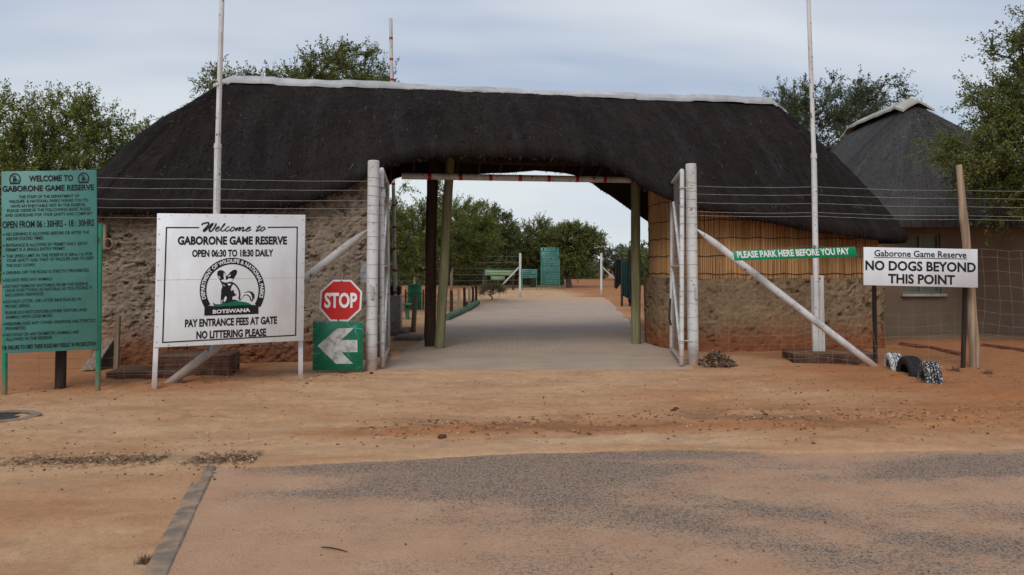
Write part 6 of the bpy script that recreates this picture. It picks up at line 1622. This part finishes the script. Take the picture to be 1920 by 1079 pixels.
def make_tree(name, label, base, blobs, n, trunk_r, fork, leaf, sprigs, leaves, seed, mat, group, gap=0.36, spl=0.5, cat='tree', up=0.35, trunkless=False, lumps=0.9, ctr=None):
    leaf *= 0.78; leaves = int(leaves * 1.55)
    rng = np.random.default_rng(seed); base = Vector(base)
    pts = []
    blobs = [np.array(b, float) for b in blobs]; vol = np.array([b[3] * b[4] * b[5] for b in blobs]); vol = vol / vol.sum()
    off = rng.uniform(0, 50, 3)
    while len(pts) < n:
        b = blobs[rng.choice(len(blobs), p=vol)]
        d = rng.normal(0, 1, 3); d /= np.linalg.norm(d); p = b[:3] + d * b[3:] * rng.random() ** (1 / 3.6)
        if p[2] < 0.25: continue
        nn = (float(vnoise(p[0] * lumps + off[0], p[2] * lumps + off[1], seed)) + float(vnoise(p[1] * lumps + off[2], p[2] * lumps * 1.1 + off[0], seed + 2))) / 2
        if nn < gap: continue
        pts.append(p)
    pts = np.array(pts); cen = np.array(ctr) if ctr is not None else (blobs[0][:3] if len(blobs) == 1 else pts.mean(0))
    # skeleton: every spray of leaves is joined to the nearest wood nearer the fork
    fk = np.array([base.x + rng.normal(0, 0.1), base.y + rng.normal(0, 0.1), base.z + fork])
    nodes = [np.array(base) + np.array([0, 0, -0.15]), np.array(base) * 0.4 + fk * 0.6 + np.array([rng.normal(0, 0.06), rng.normal(0, 0.06), 0]), fk]; par = [-1, 0, 1]
    order = np.argsort(np.linalg.norm(pts - fk, axis=1)); tip_idx = []
    for i in order:
        p = pts[i]; arr = np.array(nodes[2:]); dd = np.linalg.norm(arr - p, axis=1) + 0.8 * np.maximum(0, arr[:, 2] - p[2]) + 0.25 * np.linalg.norm(arr - fk, axis=1) * 0.35
        j = int(np.argmin(dd)) + 2; L = np.linalg.norm(nodes[j] - p)
        if L > 0.5:
            k = int(min(4, L / 0.4)); last = j
            for s in range(1, k + 1):
                f = s / (k + 1); q = nodes[j] * (1 - f) + p * f + rng.normal(0, 0.05 * L, 3) + np.array([0, 0, 0.10 * L * math.sin(math.pi * f)])
                nodes.append(q); par.append(last); last = len(nodes) - 1
            j = last
        nodes.append(p); par.append(j); tip_idx.append(len(nodes) - 1)
    cnt = np.ones(len(nodes))
    for i in range(len(nodes) - 1, 0, -1): cnt[par[i]] += cnt[i]
    rad = np.maximum(0.007, trunk_r * (cnt / cnt[1]) ** 0.47)
    root = thing(name, label, cat, tuple(base), group)
    tb = MB()
    tr_ = MB(); tr_.tube([Vector(nodes[0]), Vector(nodes[0]) * 0.5 + Vector(nodes[1]) * 0.5, Vector(nodes[1]), Vector(nodes[2])], [rad[1] * 1.35, rad[1] * 1.08, rad[1], rad[2] * 0.95], 10); 
    for i in range(3, len(nodes)):
        a, b = Vector(nodes[par[i]]), Vector(nodes[i])
        tb.tube([a, b], [min(rad[par[i]], rad[i] * 1.5), rad[i]], 5 if rad[i] > 0.02 else 4, False)
    o = part('trunk', tr_, M['bark'], root, smooth=180)
    part('limbs', tb, M['bark'], root, smooth=180)
    # leaf sprays
    P_ = pts[:, None, :]
    out = pts - cen; out /= np.maximum(1e-6, np.linalg.norm(out, axis=1))[:, None]
    d = out[:, None, :] * 0.55 + rng.normal(0, 0.62, (n, sprigs, 3)) + np.array([0, 0, up]); d /= np.linalg.norm(d, axis=2)[..., None]
    L = spl * rng.uniform(0.45, 1.25, (n, sprigs))
    start = P_ + rng.normal(0, 0.10, (n, sprigs, 3)) * spl
    tt = (np.arange(leaves) + rng.random((n, sprigs, leaves))) / leaves
    c = start[:, :, None, :] + d[:, :, None, :] * (L[..., None] * tt)[..., None] + rng.normal(0, 0.035, (n, sprigs, leaves, 3)) + np.array([0, 0, -0.10]) * (tt ** 2 * L[..., None])[..., None]
    ax = d[:, :, None, :] * 0.55 + rng.normal(0, 0.6, (n, sprigs, leaves, 3)); ax /= np.linalg.norm(ax, axis=3)[..., None]
    nr_ = rng.normal(0, 0.7, (n, sprigs, leaves, 3)) + np.array([0, 0, 0.7]); sd_ = np.cross(ax, nr_); sd_ /= np.maximum(1e-6, np.linalg.norm(sd_, axis=3))[..., None]
    ls = leaf * rng.uniform(0.55, 1.25, (n, sprigs, leaves, 1))
    q0 = c - ax * ls; q1 = c - sd_ * ls * 0.42 + ax * ls * 0.1; q2 = c + ax * ls; q3 = c + sd_ * ls * 0.42 + ax * ls * 0.1
    V = np.stack([q0, q1, q2, q3], 3).reshape(-1, 3)
    # the thin stalks of the sprays
    ss = np.cross(d, rng.normal(0, 1, (n, sprigs, 3))); ss /= np.linalg.norm(ss, axis=2)[..., None]; ss *= 0.005
    e = start + d * L[..., None] + np.array([0, 0, -0.10]) * L[..., None]
    S = np.stack([start - ss, start + ss, e + ss * 0.3, e - ss * 0.3], 2).reshape(-1, 3)
    og = np.array(wloc(root))
    cr = link('crown', np_mesh(V - og, np.arange(len(V)).reshape(-1, 4)), mat, root, 180)
    link('twigs', np_mesh(S - og, np.arange(len(S)).reshape(-1, 4)), M['bark'], root, 180)
    return root
GW = 'trees round the gatehouse'; GI = 'thorn trees inside the reserve'
make_tree('bush_tree', 'broad leafy olive green tree rising behind the tall teal rules board', (-10.4, 18.6, 0),
          [(-10.9, 18.4, 3.4, 2.2, 1.8, 2.3), (-9.1, 18.6, 2.7, 1.5, 1.3, 1.7), (-9.6, 18.5, 4.4, 1.1, 1.0, 1.2), (-12.6, 18.8, 3.7, 2.0, 1.6, 2.0)], 520, 0.17, 0.9, 0.05, 7, 22, 11, M['leaf_green'], GW, 0.30, 0.6)
make_tree('bush_tree', 'low green tree behind the left hip of the black thatch roof', (-9.3, 23.5, 0), [(-10.0, 23.5, 3.5, 1.9, 1.4, 1.5), (-8.3, 23.3, 3.2, 1.3, 1.3, 1.6)], 230, 0.13, 1.2, 0.06, 7, 18, 12, M['leaf_green'], GW, 0.32, 0.55)
make_tree('bush_tree', 'spreading tree whose top shows over the left half of the black roof ridge', (-6.6, 25, 0),
          [(-7.6, 25, 6.9, 1.6, 1.5, 0.9), (-5.4, 25, 7.3, 1.6, 1.5, 1.2), (-6.5, 25, 6.5, 2.6, 1.7, 1.2), (-9.0, 25, 7.3, 0.9, 0.8, 0.55), (-4.6, 25, 7.9, 0.6, 0.6, 0.6)], 300, 0.2, 3.2, 0.06, 6, 20, 13, M['leaf_olive'], GW, 0.38, 0.6)
make_tree('bush_tree', 'round dark grey green tree behind the gap between the two thatched roofs', (10.6, 28.2, 0),
          [(11.2, 28, 6.2, 2.6, 1.8, 2.1), (9.5, 28, 5.6, 1.5, 1.6, 1.9), (13.0, 28, 6.8, 1.3, 1.3, 1.4)], 380, 0.2, 2.4, 0.06, 6, 20, 14, M['leaf_grey'], GW, 0.38, 0.6)
make_tree('bush_tree', 'tall leafy tree at the edge, its branches hanging before the grey thatched house', (10.9, 15.4, 0),
          [(11.0, 15.3, 4.4, 1.7, 1.5, 2.0), (9.9, 15.2, 3.7, 1.3, 1.2, 0.8), (8.8, 15.1, 3.72, 0.85, 0.8, 0.25), (9.9, 15.2, 4.9, 0.9, 0.9, 0.65), (10.5, 15.2, 5.8, 1.0, 0.9, 0.95), (9.9, 15.2, 2.9, 0.9, 0.9, 0.45)], 480, 0.18, 2.0, 0.045, 7, 22, 15, M['leaf_olive'], GW, 0.34, 0.5, up=0.1)
# inside the reserve
make_tree('thorn_tree', 'tall leafy tree just inside the gate left of the dark brown pole', (-4.4, 26.5, 0), [(-4.1, 26.5, 3.7, 1.9, 1.6, 1.7), (-3.4, 26.3, 2.8, 1.1, 1.2, 1.4), (-5.8, 26.8, 3.0, 1.8, 1.5, 2.0)], 300, 0.15, 1.2, 0.055, 6, 18, 21, M['leaf_green'], GI, 0.34, 0.5)
make_tree('thorn_tree', 'feathery light green thorn tree showing right of the leaning pole', (-2.9, 33.0, 0), [(-2.4, 33, 2.95, 1.7, 1.6, 1.35), (-1.5, 33, 2.75, 1.0, 1.2, 0.85), (-4.3, 33, 2.6, 1.6, 1.4, 1.5)], 330, 0.13, 1.0, 0.05, 8, 20, 22, M['leaf_green'], GI, 0.26, 0.55, lumps=0.7)
make_tree('thorn_tree', 'dark rounded thorn tree rising highest behind the light green one', (-2.0, 57, 0), [(-1.8, 57, 4.3, 2.1, 1.9, 1.9), (-1.0, 57, 2.8, 1.7, 1.6, 1.9), (-4.0, 57, 3.4, 2.1, 1.9, 2.3)], 360, 0.17, 1.2, 0.085, 7, 16, 23, M['leaf_dark'], GI, 0.28, 0.55)
make_tree('thorn_tree', 'wide flat topped thorn tree behind the tall teal board', (1.6, 61, 0), [(1.7, 61, 3.5, 2.5, 2.2, 1.35), (0.3, 61, 2.7, 2.0, 2.0, 1.6), (2.5, 61, 2.4, 1.9, 2.0, 1.5), (2.75, 61, 4.5, 1.3, 1.4, 0.8)], 360, 0.2, 1.0, 0.09, 7, 16, 24, M['leaf_olive'], GI, 0.26, 0.7)
make_tree('thorn_tree', 'thorn tree leaning out to the right of the tall teal board', (4.3, 59, 0), [(4.4, 59, 3.55, 1.7, 1.6, 1.25), (5.6, 59, 3.3, 1.3, 1.3, 1.0), (4.1, 59, 2.3, 1.6, 1.4, 1.3)], 320, 0.2, 0.9, 0.085, 7, 16, 25, M['leaf_olive'], GI, 0.27, 0.65)
make_tree('thorn_tree', 'pale distant thorn tree beyond the far right post', (12.2, 92, 0), [(12.3, 92, 2.2, 2.6, 2.0, 1.7), (15, 93, 2.5, 2.6, 2.0, 2.0)], 200, 0.2, 0.8, 0.13, 7, 14, 26, M['leaf_grey'], GI, 0.26, 0.8)
make_tree('thorn_tree', 'thorn tree standing behind the inner wire fence and the green litter bin', (-7.0, 40, 0), [(-6.6, 40, 2.9, 2.2, 1.8, 1.7), (-4.8, 40.5, 2.2, 1.6, 1.5, 1.6), (-9.3, 40, 3.0, 2.0, 1.8, 1.8)], 260, 0.17, 1.0, 0.07, 7, 15, 27, M['leaf_olive'], GI, 0.28, 0.6)
make_tree('thorn_tree', 'low dark thorn tree filling the gap behind the olive boards', (-1.2, 63, 0), [(-1.2, 63, 2.2, 2.2, 1.6, 1.9), (-4.6, 63.5, 2.5, 2.4, 1.6, 2.1)], 260, 0.15, 0.7, 0.09, 7, 15, 28, M['leaf_dark'], GI, 0.25, 0.65)
# the shrub beside the stakes
make_tree('shrub', 'low dry yellowish shrub between the last stakes and the left far post', (-0.95, 37.5, 0), [(-1.0, 37.5, 0.42, 0.62, 0.5, 0.38)], 60, 0.03, 0.12, 0.03, 6, 12, 31, M['leaf_dry'], None, 0.2, 0.3, cat='shrub', up=0.6)
# thicket that closes the view behind the single trees
rng = np.random.default_rng(77); n = 110000
x = np.where(rng.random(n) < 0.7, rng.uniform(-22, 30, n), rng.uniform(-75, 95, n)); y = 66 + rng.random(n) ** 1.5 * 30
hgt = 1.3 + 3.4 * fbm(x * 0.22, y * 0.10, 301, 4)
open_ = (x > 4.4 + 0.02 * (y - 66)) & (x < 9.4 + 0.10 * (y - 66))
y = np.where(open_, 98 + rng.random(n) * 12, y)
hgt = np.where(open_, hgt * 0.95, hgt)
z = hgt * rng.random(n)
ls = rng.uniform(0.1, 0.26, n); ax = rng.normal(0, 1, (n, 3)); ax /= np.linalg.norm(ax, axis=1)[:, None]; nn = rng.normal(0, 1, (n, 3)); sd_ = np.cross(ax, nn); sd_ /= np.linalg.norm(sd_, axis=1)[:, None]
c = np.stack([x, y, z], -1)
V = np.stack([c - ax * ls[:, None], c - sd_ * ls[:, None] * 0.45, c + ax * ls[:, None], c + sd_ * ls[:, None] * 0.45], 1).reshape(-1, 3)
ob = link('thicket', np_mesh(V, np.arange(n * 4).reshape(-1, 4)), M['leaf_dark'], None, 180); ob['kind'] = 'stuff'
